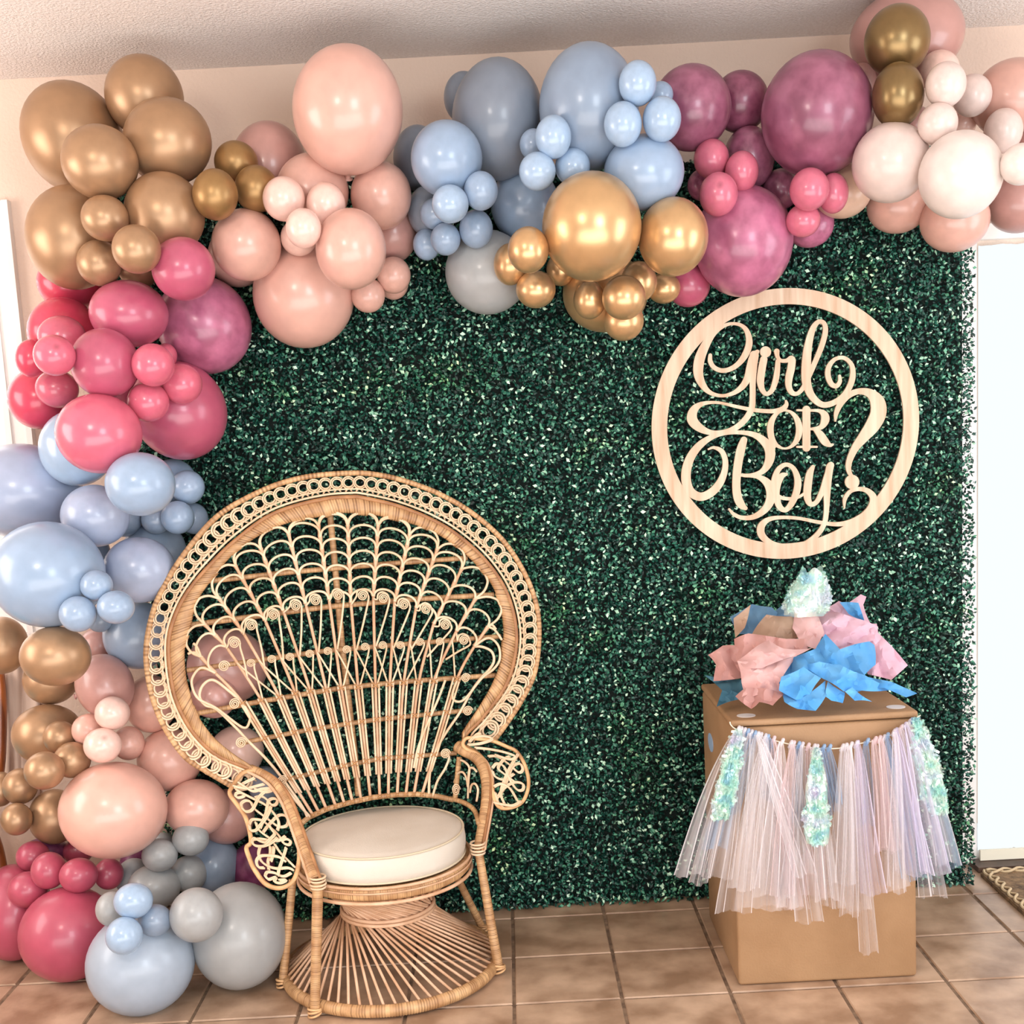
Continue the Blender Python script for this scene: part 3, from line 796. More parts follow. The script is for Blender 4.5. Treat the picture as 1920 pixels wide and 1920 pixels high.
# traced outlines of the back (reference coordinates laid onto the back plane)
RIM = [(436, 1475), (390, 1448), (349, 1421), (317, 1378), (295, 1334), (280, 1283), (274, 1217), (287, 1147), (310, 1095), (343, 1042), (385, 990), (418, 960), (460, 935), (518, 909), (581, 893), (656, 887),
       (700, 889), (753, 900), (819, 924), (884, 961), (941, 1011), (981, 1070), (1005, 1131), (1011, 1192), (1003, 1260), (980, 1310), (956, 1348), (926, 1390)]
CORD = [(503, 1459), (471, 1442), (411, 1418), (368, 1380), (338, 1331), (323, 1283), (316, 1207), (331, 1149), (360, 1099), (406, 1047), (447, 1009), (500, 970), (552, 949), (614, 935), (656, 932),
        (677, 933), (742, 948), (808, 974), (862, 1007), (913, 1055), (950, 1112), (967, 1178), (964, 1236), (945, 1290), (902, 1348), (875, 1375), (868, 1396)]
INN = [(478, 1439), (444, 1417), (412, 1391), (390, 1367), (368, 1332), (359, 1300), (350, 1260), (349, 1212), (360, 1175), (373, 1126), (406, 1079), (441, 1038), (495, 1001), (550, 980), (614, 969),
       (633, 964), (694, 967), (753, 979), (810, 998), (862, 1032), (902, 1072), (928, 1112), (941, 1166), (941, 1206), (934, 1248), (918, 1288), (896, 1326), (866, 1372)]
rimP = catmull([bp(*p) for p in RIM], 8); corP = catmull([bp(*p) for p in CORD], 8); innP = catmull([bp(*p) for p in INN], 8)
b = MB(); wrapped_tube(b, rimP, 0.0085, 0.012, 8, 0.04); cpart(b, 'outer_rim', rat_w)
b = MB(); wrapped_tube(b, corP, 0.0075, 0.006, 8, 0.05); cpart(b, 'inner_cord', rat_d)
c2 = resample(corP, 300)+(resample(rimP, 300)-resample(corP, 300))*0.17
b = MB(); b.tube(c2-BN*0.004, 0.0036, 6); b.tube(resample(corP, 300)+(resample(rimP, 300)-resample(corP, 300))*0.33-BN*0.002, 0.0026, 6); cpart(b, 'edge_cane', rat_l)
# wrapped band between cord and inner edge, with real ridges and a few wider lashings
N = 560; wr = random.Random(3)
co = resample(corP, N); inn = resample(innP, N)
mid = (co+inn)/2; hw = (co-inn)/2
vs = []; fs = []; K = 10
lash = [0.115, 0.215, 0.31, 0.36, 0.41, 0.455, 0.5, 0.545, 0.59, 0.635, 0.685, 0.74, 0.79, 0.86]
for i in range(N):
    t = i/(N-1); ext = 1.0
    lz = min(abs(t-q) for q in lash)
    if lz < 0.0085: ext = 1.22
    rz = 0.014*((1.0-0.05*wr.random()) if i % 2 == 0 else (0.86-0.34*wr.random()**2))*(1.1 if ext > 1 else 1)
    for k in range(K):
        a_ = 2*PI*k/K
        s_ = math.cos(a_)*(0.9-0.03*(i % 2))
        if s_ < 0: s_ *= ext
        vs.append(mid[i]+hw[i]*s_+BN*math.sin(a_)*rz)
for i in range(N-1):
    for k in range(K):
        fs.append((i*K+k, i*K+(k+1) % K, (i+1)*K+(k+1) % K, (i+1)*K+k))
b = MB(); b.add(vs, fs); b.tone = [t_ for i in range(N) for t_ in [wr.uniform(.2, 1.0) if i % 2 else wr.uniform(0, .25)]*K]; cpart(b, 'wrapped_band', rat_w)
# chain of woven loops: one shared mesh
b = MB()
for q in (-1, 1):
    pts = [((0.0176+q*0.0027)*math.cos(t), -0.001, (0.0152+q*0.0027)*math.sin(t)) for t in np.linspace(0, 2*PI, 21)[:-1]]
    b.tube(pts, 0.0025, 5, closed=True)
for q in (-1, 1):
    b.tube([(q*0.004, 0, -0.0125), (q*0.004, 0.001, -0.019), (q*0.0105, 0.001, -0.0265)], 0.0026, 5)
b.tube([(0, 0.001, 0.014), (0, 0.002, 0.0225)], 0.0024, 5)
b.tube([(-0.0032, -0.004, -0.016), (0.0032, -0.004, -0.018)], 0.0026, 5)
loop_me = None
NLP = 72
rimR = resample(rimP, 800); corR = resample(corP, 800)
midL = rimR*0.60+corR*0.40
LP = resample(np.hstack([midL, rimR, corR]), 0+800)
dl = np.r_[0, np.cumsum(np.linalg.norm(np.diff(midL, axis=0), axis=1))]
for k in range(NLP):
    s_ = dl[-1]*(0.006+0.975*k/(NLP-1)); i = int(np.searchsorted(dl, s_)); i = min(max(i, 1), 798)
    p = midL[i]; out = rimR[i]-corR[i]; gap = np.linalg.norm(out); tan_ = midL[i+1]-midL[i-1]; tan_ /= np.linalg.norm(tan_)
    zz = out/gap; zz = zz-tan_*np.dot(zz, tan_); zz /= np.linalg.norm(zz); yy = np.cross(zz, tan_)
    sc_ = gap/0.072
    rot = Matrix(((tan_[0], yy[0], zz[0]), (tan_[1], yy[1], zz[1]), (tan_[2], yy[2], zz[2])))
    q_ = Matrix.Rotation(math.radians(13 if k % 2 == 0 else 9), 3, 'Z')
    rot = rot @ q_
    pl = p+BN*(0.0)
    mw = Matrix.Translation(Vector(pl)) @ rot.to_4x4() @ Matrix.Diagonal((sc_*0.98, 1, sc_, 1))
    if loop_me is None:
        me_ = bpy.data.meshes.new('woven_loop'); me_.from_pydata(b.v, [], b.f); me_.polygons.foreach_set('use_smooth', b.sm); me_.materials.append(rat_l); loop_me = me_
    link('woven_loop', loop_me, chair, None, mw)


# support bars behind
def wbar(pts, r, m=rat_w, off=0.02, name='support_bar'):
    b = MB(); wrapped_tube(b, [bp(x, y, off) for x, y in pts], r, 0.0046, 8, 0.08); cpart(b, name, m)


for pts, r in (([(398, 1089), (552, 1072), (740, 1056), (876, 1046)], .0085), ([(356, 1172), (611, 1138), (770, 1124), (926, 1115)], .009), ([(350, 1257), (471, 1240), (613, 1220), (939, 1193)], .008),
               ([(368, 1338), (490, 1315), (639, 1290), (757, 1278), (930, 1266)], .0085), ([(447, 1394), (580, 1368), (700, 1350), (884, 1331)], .008),
               ([(531, 1463), (658, 1433), (715, 1422), (856, 1412)], .008)):
    wbar(pts, r)
seat_arc = [(566, 1543), (580, 1532), (612, 1517), (658, 1504), (700, 1495), (745, 1490), (782, 1489), (820, 1493), (850, 1500)]
wbar([(x, y) for x, y in seat_arc], .009, off=0.0, name='seat_back_rail')
wbar([(619, 966), (628, 1060), (641, 1210), (652, 1300), (668, 1440), (672, 1492)], .0105, off=0.034, name='centre_post')

# spines with branching arcs
SP = [((377, 1232), (404, 1262), 2), ((383, 1170), (424, 1212), 3), ((411, 1122), (456, 1186), 4), ((441, 1060), (497, 1163), 5), ((489, 1028), (531, 1145), 6), ((541, 1000), (573, 1132), 6),
      ((597, 984), (617, 1124), 7), ((652, 984), (658, 1130), 7), ((709, 984), (700, 1118), 7), ((768, 1001), (740, 1128), 7), ((820, 1029), (780, 1140), 6), ((866, 1066), (813, 1170), 5),
      ((892, 1122), (856, 1183), 3), ((915, 1175), (889, 1212), 2)]
BND = [406, 455, 490, 524, 554, 582, 612, 640, 671.5, 704, 731, 757, 785, 813.6, 857, 903, 835]
H4Y = {406: 1328, 455: 1318, 490: 1313, 524: 1307, 554: 1300, 582: 1296, 612: 1294, 640: 1290, 671.5: 1288, 704: 1285, 731: 1283, 757: 1280, 785: 1279, 813.6: 1277, 835: 1275, 857: 1273, 903: 1269}
SEATX = [580, 587, 598, 612, 629.5, 645.7, 660.6, 677, 694.5, 712, 728, 744.6, 761, 776, 791, 811, 804]


def seat_pt(x):
    xs = [p[0] for p in seat_arc]; ys = [p[1] for p in seat_arc]
    return (x, float(np.interp(x, xs, ys)))


def barY(x, row):
    tabs = {3: [(350, 1257), (471, 1240), (613, 1220), (939, 1193)], 5: [(447, 1394), (580, 1368), (700, 1350), (884, 1331)], 6: [(531, 1463), (658, 1433), (715, 1422), (856, 1412)]}
    t = tabs[row]; return float(np.interp(x, [p[0] for p in t], [p[1] for p in t]))


def ptube(name, pts, r, off=0.0, m=rat_l, sides=6, per=6):
    b = MB(); P = [bp(p[0], p[1], off) for p in pts]
    b.tube(catmull(P, per) if len(P) > 2 else P, r, sides); return cpart(b, name, m)


spine_nodes = []
for k, (tp, bt, n) in enumerate(SP):
    tp = np.array(tp, float); bt = np.array(bt, float)
    nodes = [bt+(tp-bt)*(j/(n-1)) for j in range(n)]
    spine_nodes.append(nodes)
    b = MB(); P = [bp(*q) for q in nodes]
    Q = catmull(P, 8); rr = []
    for i in range(len(Q)):
        ph = (i % 8)/8; rr.append(0.0052+0.0022*abs(math.cos(PI*ph))**3)
    b.tube(Q, rr, 7); cpart(b, 'spine', rat_p)


def arc2(a, c, h, n=13, lead=6):
    """upside-down U between two spine nodes in picture units"""
    a = np.array(a, float); c = np.array(c, float); d = c-a; nrm_ = np.array([d[1], -d[0]]); nrm_ /= np.linalg.norm(nrm_)
    if nrm_[1] > 0: nrm_ = -nrm_
    m_ = (a+c)/2; out = []
    for i in range(n):
        t = PI*i/(n-1)
        out.append(m_-d/2*math.cos(t)*0.97+nrm_*h*(math.sin(t)**0.75))
    return out


nsp = len(SP)
for k in range(nsp-1):
    A_, B_ = spine_nodes[k], spine_nodes[k+1]
    lo = min(len(A_), len(B_))
    for j in range(lo):
        w_ = np.linalg.norm(np.array(A_[j])-np.array(B_[j]))
        ptube('scallop', arc2(A_[j], B_[j], min(23, w_*0.43)), 0.0039, -0.004, rat_l, 6, 3)
# crown pieces joining the top nodes to the band
innPX = catmull([np.array(p, float) for p in INN], 8)
for k in range(nsp-1):
    tA, tB = np.array(spine_nodes[k][-1]), np.array(spine_nodes[k+1][-1])
    mid_ = (tA+tB)/2; h_ = np.min(np.linalg.norm(innPX-mid_, axis=1))+3
    d_ = tB-tA; n_ = np.array([d_[1], -d_[0]]); n_ /= np.linalg.norm(n_); n_ = n_ if n_[1] < 0 else -n_
    e_ = mid_+n_*h_
    # two upright canes bend together under one lashing of the band
    for t_, s_ in ((tA, 1), (tB, -1)):
        q_ = t_+(mid_-t_)*0.18+n_*h_*0.55; q2 = t_+(mid_-t_)*0.6+n_*h_*0.95
        ptube('crown_branch', [t_-n_*3, q_, q2, e_+(mid_-t_)*0.0], 0.0041, -0.003, rat_l, 6, 5)
for k, tg in ((0, [(362, 1206), (352, 1226)]), (nsp-1, [(930, 1180), (941, 1200)])):
    for e_ in tg:
        t_ = np.array(spine_nodes[k][-1]); e_ = np.array(e_, float)
        ptube('crown_branch', [t_, (t_+e_)/2+np.array([0, -6]), e_], 0.0041, -0.003, rat_l, 6, 5)
# scrolls
b = MB(); pts = []
for i in range(70):
    t = i/69; a_ = t*2*PI*2.75; r = 0.0175*(1-t*0.88)
    pts.append((r*math.cos(a_), -0.002, r*math.sin(a_)))
b.tube(pts, 0.0022, 6)
scr = bpy.data.meshes.new('scroll'); scr.from_pydata(b.v, [], b.f); scr.polygons.foreach_set('use_smooth', b.sm); scr.materials.append(rat_l)


def scroll(px, py, size, flip=False, rotd=0, off=-0.008):
    p = bp(px, py, off)
    rot = Matrix((BU, BN, BV)).transposed()
    if np.dot(np.cross(BU, BN), BV) < 0: pass
    mw = Matrix.Translation(Vector(p)) @ rot.to_4x4() @ Matrix.Rotation(math.radians(rotd), 4, 'Y') @ Matrix.Diagonal((size*(-1 if flip else 1), 1, size, 1))
    if flip:
        mw = Matrix.Translation(Vector(p)) @ rot.to_4x4() @ Matrix.Rotation(math.radians(rotd), 4, 'Y') @ Matrix.Rotation(PI, 4, 'Z') @ Matrix.Diagonal((size, 1, size, 1))
    link('scroll', scr, chair, None, mw)


BIG = [(440, 1206), (471.5, 1173), (513, 1153), (555, 1136), (592, 1126), (634, 1116), (680, 1117), (719, 1122), (757.5, 1134), (799, 1142.5), (835, 1172), (870, 1200.5)]
SML = [(470, 1243.5), (509, 1236), (543, 1232), (580, 1226), (614, 1221), (649.5, 1218), (684, 1213), (717, 1210), (750, 1210), (787, 1204), (824, 1203)]
for (x, y) in BIG: scroll(x, y, 0.92)
scroll(420, 1249, 0.95)
for (x, y) in SML: scroll(x, y, 0.72)
for (x, y, s_) in ((440, 1319.5, .95), (873, 1271, .85), (452, 1392.6, .95), (877, 1333, .9), (529.5, 1463, .85), (835, 1413, .9)): scroll(x, y, s_)
# main strands: spine foot -> H4 -> seat rail
order_b = [406, 455, 490, 524, 554, 582, 612, 640, 671.5, 704, 731, 757, 785, 813.6, 857, 903]
seat_b = [580, 587, 598, 612, 629.5, 645.7, 660.6, 677, 694.5, 712, 728, 744.6, 761, 776, 791, 811]
for k in range(nsp):
    x4 = order_b[k+1]; y4 = H4Y[x4]; xs_ = seat_b[k+1]
    ft = spine_nodes[k][0]
    sp_ = seat_pt(xs_)
    pts = [tuple(ft), (x4, y4), (x4+(sp_[0]-x4)*0.52, y4+(sp_[1]-y4)*0.52), sp_]
    ptube('spindle', pts, 0.0049, -0.001, rat_p, 7, 8)
    # paired side canes from H4 to just past the lowest cross bar, ends cut square
    for s_ in (-1, 1):
        tgt = (x4+(sp_[0]-x4)*0.80, y4+(sp_[1]-y4)*0.80)
        tgt = (tgt[0], y4+(sp_[1]-y4)*0.80)
        w4 = 6.3; wb = 4.6
        ptube('side_cane', [(x4+s_*w4, y4-3), (x4+(tgt[0]-x4)*.5+s_*(w4+wb)/2, (y4+tgt[1])/2), (tgt[0]+s_*wb, tgt[1])], 0.0034, -0.007, rat_l, 6, 4)
# looped outer canes at both sides
ptube('looped_cane', [(455, 1318), (430, 1296), (400, 1275), (381, 1284), (374, 1305), (385, 1322), (406, 1330), (440, 1362), (466, 1390), (500, 1424), (531, 1462), (565, 1510), (577, 1533)], 0.0046, -0.002, rat_l)
ptube('looped_cane', [(404, 1262), (378, 1252), (362, 1268), (360, 1286), (372, 1310), (406, 1328), (455, 1364), (468, 1352), (466, 1338), (455, 1318)], 0.0042, -0.006, rat_l)
ptube('looped_cane', [(889, 1212), (905, 1213), (922, 1222), (926, 1240), (915, 1258), (903, 1270), (884, 1296), (862, 1336), (836, 1374), (815, 1412), (806, 1450), (804, 1490)], 0.0046, -0.002, rat_l)
ptube('looped_cane', [(889, 1212), (915, 1196), (934, 1210), (937, 1236), (925, 1255), (903, 1272), (872, 1310), (855, 1315), (848, 1303), (857, 1275)], 0.0042, -0.006, rat_l)
ptube('side_cane', [(835, 1413), (842, 1420), (835, 1440), (820, 1465), (811, 1494)], 0.0042, -0.004, rat_l)
ptube('side_cane', [(835, 1275), (822, 1310), (800, 1360), (783, 1405), (776, 1440)], 0.0042, -0.006, rat_l)
ptube('side_cane', [(529, 1469), (545, 1490), (566, 1515), (582, 1532)], 0.0042, -0.004, rat_l)
# scroll stems and crossed diagonals between H2, H3 and H4
for k, (x, y) in enumerate(BIG):
    kk = k+1
    ft = spine_nodes[min(kk+1, nsp-1)]
    x4 = order_b[kk+1]; y4 = H4Y[x4]
    x0, y0 = spine_nodes[kk][0]; t3 = 0.55
    t3p = (x0+(x4-x0)*t3, y0+(y4-y0)*t3)
    # each big scroll's stem drops to the strand on its left in the right half, on its right in the left half
    side = 1 if x < 470 else 0
    ptube('scroll_stem', [(x+10, y-1), (x+10.5, y+9), ((x+10+t3p[0])/2+3, (y+t3p[1])/2+4), (t3p[0]+3, t3p[1]+2)], 0.0034, -0.006, rat_l, 6, 5)
    # the same cane starts at the top of the scroll on the left
    ptube('scroll_stem', [(x0, y0+4), (x-12, y+2), (x-10, y-8), (x-2, y-12), (x+7, y-8), (x+10, y-1)], 0.0030, -0.007, rat_l, 6, 3)
for k, (x, y) in enumerate(SML):
    # small scroll k sits right of spine k+2's strand; its stem goes down to the strand on its left
    xl = order_b[k+3] if False else None
    cand = [q for q in order_b]
    # left neighbour strand at the H4 row
    foot = max([q for q in order_b if q < x+(-8 if x > 640 else 26)], default=455)
    y4 = H4Y[foot]
    ptube('scroll_stem', [(x+7.5, y), (x+7, y+10), ((x+7+foot)/2+2, (y+y4)/2+5), (foot+3, y4)], 0.0030, -0.008, rat_l, 6, 4)
for k in range(1, nsp-1):
    x0, y0 = spine_nodes[k][0]; x4 = order_b[k+1]; y4 = H4Y[x4]; y3 = barY((x0+x4)/2, 3)
    t3 = (y3-y0)/(y4-y0); xs3 = x0+(x4-x0)*t3
    x5 = order_b[k+2]; y5 = H4Y[x5]
    ptube('diagonal_cane', [(xs3, y3), (xs3+(x5-xs3)*0.25, y3+18), (x5-4, y5-2)], 0.0030, -0.005, rat_l, 6, 4)


# crossed bindings where canes meet the bars
def tie(px, py, s=6.0):
    b = MB()
    for q in (-1, 1):
        b.tube([bp(px-s, py-q*s*0.8, -0.010), bp(px, py, -0.014), bp(px+s, py+q*s*0.8, -0.010)], 0.0017, 5)
    cpart(b, 'binding', tie_m)


for k in range(nsp):
    x4 = order_b[k+1]; y4 = H4Y[x4]; sp_ = seat_pt(seat_b[k+1])
    tie(x4, y4)
    for row in (5, 6):
        # intersection of the strand with the bar
        t = 0.5
        for _ in range(20):
            xx = x4+(sp_[0]-x4)*t; yy = y4+(sp_[1]-y4)*t
            t += (barY(xx, row)-yy)/(sp_[1]-y4)
        if 0 < t < 0.95: tie(x4+(sp_[0]-x4)*t, y4+(sp_[1]-y4)*t, 5.5)
    tie(sp_[0], sp_[1], 3.5)

# ---- seat: frame ring, cushion
SZ = 0.335; SR = 0.245; SC = CC+YH*0.0+XH*0.0


def ring_pts(r, z, n=96, c=None, ry=None):
    c = SC if c is None else c; ry = ry or r
    return [c+XH*r*math.cos(t)+YH*ry*math.sin(t)+ZH*z for t in np.linspace(0, 2*PI, n, endpoint=False)]


b = MB()
prof = []
for i in range(480):
    t = 2*PI*i/480; rr = 1-0.006*(i % 2)
    c_ = XH*math.cos(t)+YH*math.sin(t)
    for (dr, z) in ((SR+0.004, SZ+0.018), (SR+0.012, SZ+0.010), (SR+0.012, SZ-0.012), (SR+0.004, SZ-0.02), (SR-0.02, SZ-0.02), (SR-0.02, SZ+0.018)):
        prof.append(SC+c_*dr*rr+ZH*z)
fs = [(i*6+k, i*6+(k+1) % 6, ((i+1) % 480)*6+(k+1) % 6, ((i+1) % 480)*6+k) for i in range(480) for k in range(6)]
b.add(prof, fs); b.tone = [t_ for i in range(480) for t_ in [wr.uniform(.1, .8) if i % 2 else wr.uniform(0, .2)]*6]; cpart(b, 'seat_frame', rat_w)
b = MB(); b.tube(ring_pts(SR+0.013, SZ-0.024), 0.0055, 8, closed=True); b.tube(ring_pts(SR+0.013, SZ+0.02), 0.0045, 8, closed=True); b.tube(ring_pts(SR+0.016, SZ+0.006), 0.0028, 6, closed=True)
cpart(b, 'seat_rim_cane', rat_p)
b = MB(); b.add([SC+ZH*(SZ-0.012)]+ring_pts(SR-0.015, SZ-0.012, 48), [(0, 1+(i+1) % 48, 1+i) for i in range(48)]); cpart(b, 'seat_panel', rat_w)
cush_m = mat('cream_canvas', rgb(218, 210, 198), 0.85, spec=0.2, noise_scale=5, col2=rgb(208, 198, 184), bump=0.15, bump_scale=300)
CR = 0.243; cz = SZ+0.02
cpf = [(0, cz+0.096), (CR*0.5, cz+0.094), (CR*0.85, cz+0.088), (CR*0.97, cz+0.081), (CR*1.0, cz+0.074), (CR*1.012, cz+0.05), (CR*1.01, cz+0.03), (CR*0.99, cz+0.008), (CR*0.9, cz), (0, cz)]
vs = []; n = 72
for r, z in cpf:
    for k in range(n):
        t = 2*PI*k/n; vs.append(SC+(XH*math.cos(t)+YH*math.sin(t))*r+ZH*z)
fs = [(j*n+k, j*n+(k+1) % n, (j+1)*n+(k+1) % n, (j+1)*n+k) for j in range(len(cpf)-1) for k in range(n)]
cushion = thing('seat_cushion', 'round cream canvas cushion lying on the wicker chair seat', 'cushion', tuple(SC+ZH*cz))
b = MB(); b.add(vs, fs); wp(b, 'cushion_body', cush_m, cushion)
b = MB(); b.tube(ring_pts(CR*0.99, cz+0.081), 0.0032, 6, closed=True); b.tube(ring_pts(CR*0.995, cz+0.008), 0.0032, 6, closed=True); wp(b, 'piping', mat('cushion_piping', rgb(206, 192, 166), 0.8), cushion)

# ---- hyperboloid pedestal
BR = 0.315; BZ = 0.02; WR = 0.126; WZ = 0.206; TR = SR-0.01
b = MB(); ring = []
for i in range(520):
    t = 2*PI*i/520; rr = 1-0.10*(i % 2); c_ = XH*math.cos(t)+YH*math.sin(t)
    for k in range(8):
        a_ = 2*PI*k/8; ring.append(CC+c_*(BR+0.017*rr*math.cos(a_))+ZH*(BZ+0.003+0.0195*rr*math.sin(a_)))
fs = [(i*8+k, i*8+(k+1) % 8, ((i+1) % 520)*8+(k+1) % 8, ((i+1) % 520)*8+k) for i in range(520) for k in range(8)]
b.add(ring, fs); b.tone = [t_ for i in range(520) for t_ in [wr.uniform(.1, .8) if i % 2 else wr.uniform(0, .2)]*8]; cpart(b, 'base_ring', rat_w)
NS = 58
for k in range(NS):
    th = 2*PI*k/NS
    def pc(r, a_, z): return CC+(XH*math.cos(a_)+YH*math.sin(a_))*r+ZH*z
    wv = 0.005 if k % 2 else 0
    b = MB(); b.tube([pc(TR, th-1.05, SZ-0.02), pc(WR+wv, th, WZ)], 0.0042, 6, cap=False)
    b.tube([pc(WR+wv, th, WZ), pc(BR-0.005, th+0.92, BZ+0.018)], 0.0042, 6)
    cpart(b, 'pedestal_spoke', rat_p)
for q, (dz, dr) in enumerate(((0.006, 0.012), (-0.006, 0.0125))):
    b = MB(); b.tube(ring_pts(WR+dr, WZ-0.004+dz, 64, CC), 0.0058, 8, closed=True); cpart(b, 'waist_cane', rat_p)


# ---- legs (wrapped poles) from the traced floor points
def leg(floor_px, top, r0, r1, zf=0.0):
    f = at_z(*floor_px, 0.018)
    b = MB(); wrapped_tube(b, [f, f+(top-f)*0.5, top], [r0, (r0+r1)/2, r1], 0.005, 9, 0.07); lg = cpart(b, 'leg', rat_w)
    b = MB()
    for i in range(3):
        c_ = f+ZH*(0.008*i-0.006); b.tube([c_+np.array([math.cos(t), math.sin(t), 0.25*math.cos(t+i)])*(r0+0.003) for t in np.linspace(0, 2*PI, 17)[:-1]], 0.0036, 5, closed=True)
    cpart(b, 'foot_binding', rat_w, None, lg)
    return f


YA = at_z(590, 1900, 0)[1]; YB = at_z(937, 1818, 0)[1]
topA = at_y(596, 1652, YA+0.03); topB = at_y(896, 1588, YB+0.015)
leg((590, 1898), topA, 0.0145, 0.0165); leg((935, 1816), topB, 0.0155, 0.0130)
cB = CC-XH*0.27+YH*0.09+ZH*(SZ-0.02); leg((530, 1843), cB+np.array([0.01, 0, 0]), 0.014, 0.0125)
leg((905, 1741), CC+XH*0.225+YH*0.10+ZH*(SZ-0.02), 0.0125, 0.012)
for tp_ in (topA, topB):
    b = MB()
    for i in range(4):
        b.tube([tp_+ZH*(0.01*i-0.018)+np.array([math.cos(t), math.sin(t), 0])*(0.0195+0.002*(i % 2)) for t in np.linspace(0, 2*PI, 17)[:-1]], 0.0034, 5, closed=True)
    cpart(b, 'joint_binding', rat_l)

# ---- arms: swept from the back band forward and down to the front legs
yL0 = bp(478, 1442)[1]; yR0 = bp(866, 1380)[1]


def arm_pts(px, y0, y1, k0=None):
    P = np.array(px, float); d = np.r_[0, np.cumsum(np.linalg.norm(np.diff(P, axis=0), axis=1))]; d /= d[-1]
    return [at_y(x, y, y0+(y1-y0)*(t**1.0)) for (x, y), t in zip(px, d)]


ARM_L = [(471, 1441), (500, 1455), (520, 1472), (538, 1500), (552, 1535), (566, 1575), (579, 1612), (592, 1650)]
ARM_R = [(858, 1399), (872, 1408), (888, 1416), (903, 1432), (912, 1460), (912, 1500), (906, 1540), (900, 1572), (897, 1592)]
armL = catmull(arm_pts(ARM_L, yL0, YA+0.03), 8); armR = catmull(arm_pts(ARM_R, yR0, YB+0.015), 8)
b = MB(); wrapped_tube(b, armL, [0.013, 0.015, 0.0165, 0.018], 0.005, 10, 0.05, flat=1.0); aL = cpart(b, 'arm_rest', rat_w)
b = MB(); wrapped_tube(b, armR, [0.020, 0.019, 0.0165, 0.0145], 0.005, 10, 0.05); aR = cpart(b, 'arm_rest', rat_w)
for A_, m_, o_ in ((armL, rat_d, (0.016, -0.012, 0.004)), (armL, rat_p, (-0.014, -0.012, -0.004)), (armR, rat_d, (0.012, -0.015, 0.0)), (armR, rat_p, (0.019, -0.006, 0.0))):
    b = MB(); b.tube(A_+np.array(o_), 0.0048, 7); cpart(b, 'arm_cane', m_, None, aL if A_ is armL else aR)

# ---- woven wings outside the arms
WL = [(436, 1475), (431, 1489), (447, 1512), (460, 1532), (468, 1559), (470, 1580), (462, 1590), (468, 1610), (477, 1630), (498, 1657), (525, 1665), (550, 1651), (561, 1613), (558, 1573), (544, 1532), (525, 1496), (504, 1466), (478, 1447), (455, 1450)]
WR_ = [(876, 1384), (900, 1386), (926, 1390), (950, 1400), (969, 1410), (985, 1437), (991, 1472), (978, 1505), (945, 1516), (928, 1502), (921, 1464), (910, 1430), (892, 1412), (874, 1404), (868, 1394)]


def wingY(side, px, py):
    if side < 0:
        t = min(max((py-1442)/(1655-1442), 0), 1.1); return yL0+(YA+0.03-yL0)*t-0.010
    t = min(max((py-1380)/(1590-1380), 0), 1.1); return yR0+(YB+0.015-yR0)*t-0.012


def wing_tube(side, px, r, name, m, off=0.0, closed=False, per=7, flat=1.0, under=None):
    P = catmull([at_y(x, y, wingY(side, x, y)-off) for x, y in px], per, closed)
    b = MB(); b.tube(P, r, 6, closed=closed, flat=flat); return cpart(b, name, m, None, under)


wfL = wing_tube(-1, WL, 0.0068, 'wing_frame', rat_w, 0, True)
wfR = wing_tube(1, WR_, 0.0062, 'wing_frame', rat_w, 0, True)
k8 = 180/1329


def Lw(pts): return [(420+x*k8, 1420+y*k8) for x, y in pts]


LC = [  # curls traced from the left wing
    [(150, 440), (240, 380), (330, 330), (400, 300), (420, 280)], [(130, 400), (230, 420), (330, 430), (450, 400), (560, 370)], [(200, 350), (280, 400), (400, 470), (520, 440), (650, 430), (660, 460), (560, 480), (430, 440)],
    [(160, 540), (200, 560), (270, 540), (280, 510), (220, 490), (170, 500), (160, 540)],
    [(170, 450), (300, 520), (440, 590), (560, 650), (660, 740), (740, 850), (760, 930), (740, 1010)],
    [(250, 700), (300, 750), (370, 740), (420, 680), (480, 560), (560, 480), (620, 450)], [(250, 700), (240, 640), (300, 600), (370, 620), (420, 710), (520, 790), (640, 880), (760, 960), (860, 950), (890, 880), (850, 810), (770, 800), (700, 850), (600, 960), (540, 1040)],
    [(430, 560), (520, 540), (600, 590), (660, 660), (720, 650), (740, 590), (680, 570), (620, 600), (600, 680), (580, 780), (540, 880), (500, 980)],
    [(350, 940), (370, 1010), (440, 1010), (500, 940), (560, 870), (620, 770), (650, 680)], [(350, 940), (380, 870), (450, 860), (540, 880), (620, 950), (700, 1020), (780, 1110), (830, 1190), (900, 1210), (920, 1160), (860, 1130), (800, 1150)],
    [(440, 900), (480, 1000), (560, 1070), (640, 1130), (600, 1180), (500, 1160), (420, 1120), (390, 1170), (430, 1220), (540, 1230), (660, 1180), (740, 1110)],
    [(620, 930), (660, 1000), (700, 1060), (650, 1120), (580, 1190)], [(400, 1140), (500, 1130), (640, 1150), (760, 1150), (850, 1090)],
    [(500, 1240), (480, 1340), (520, 1440), (620, 1510), (740, 1540), (880, 1530), (960, 1560)], [(560, 1530), (480, 1520), (450, 1440), (500, 1370), (620, 1360), (760, 1380), (850, 1440)],
    [(640, 1230), (640, 1340), (610, 1440), (620, 1560)], [(690, 1240), (680, 1340), (650, 1440)], [(860, 1250), (840, 1320), (800, 1440), (760, 1560), (750, 1640)],
    [(700, 1200), (780, 1320), (880, 1420), (980, 1520)], [(570, 1640), (600, 1590), (700, 1600), (820, 1650), (930, 1600)], [(570, 1640), (620, 1690), (720, 1660), (700, 1720), (780, 1740), (860, 1700), (760, 1700)]]
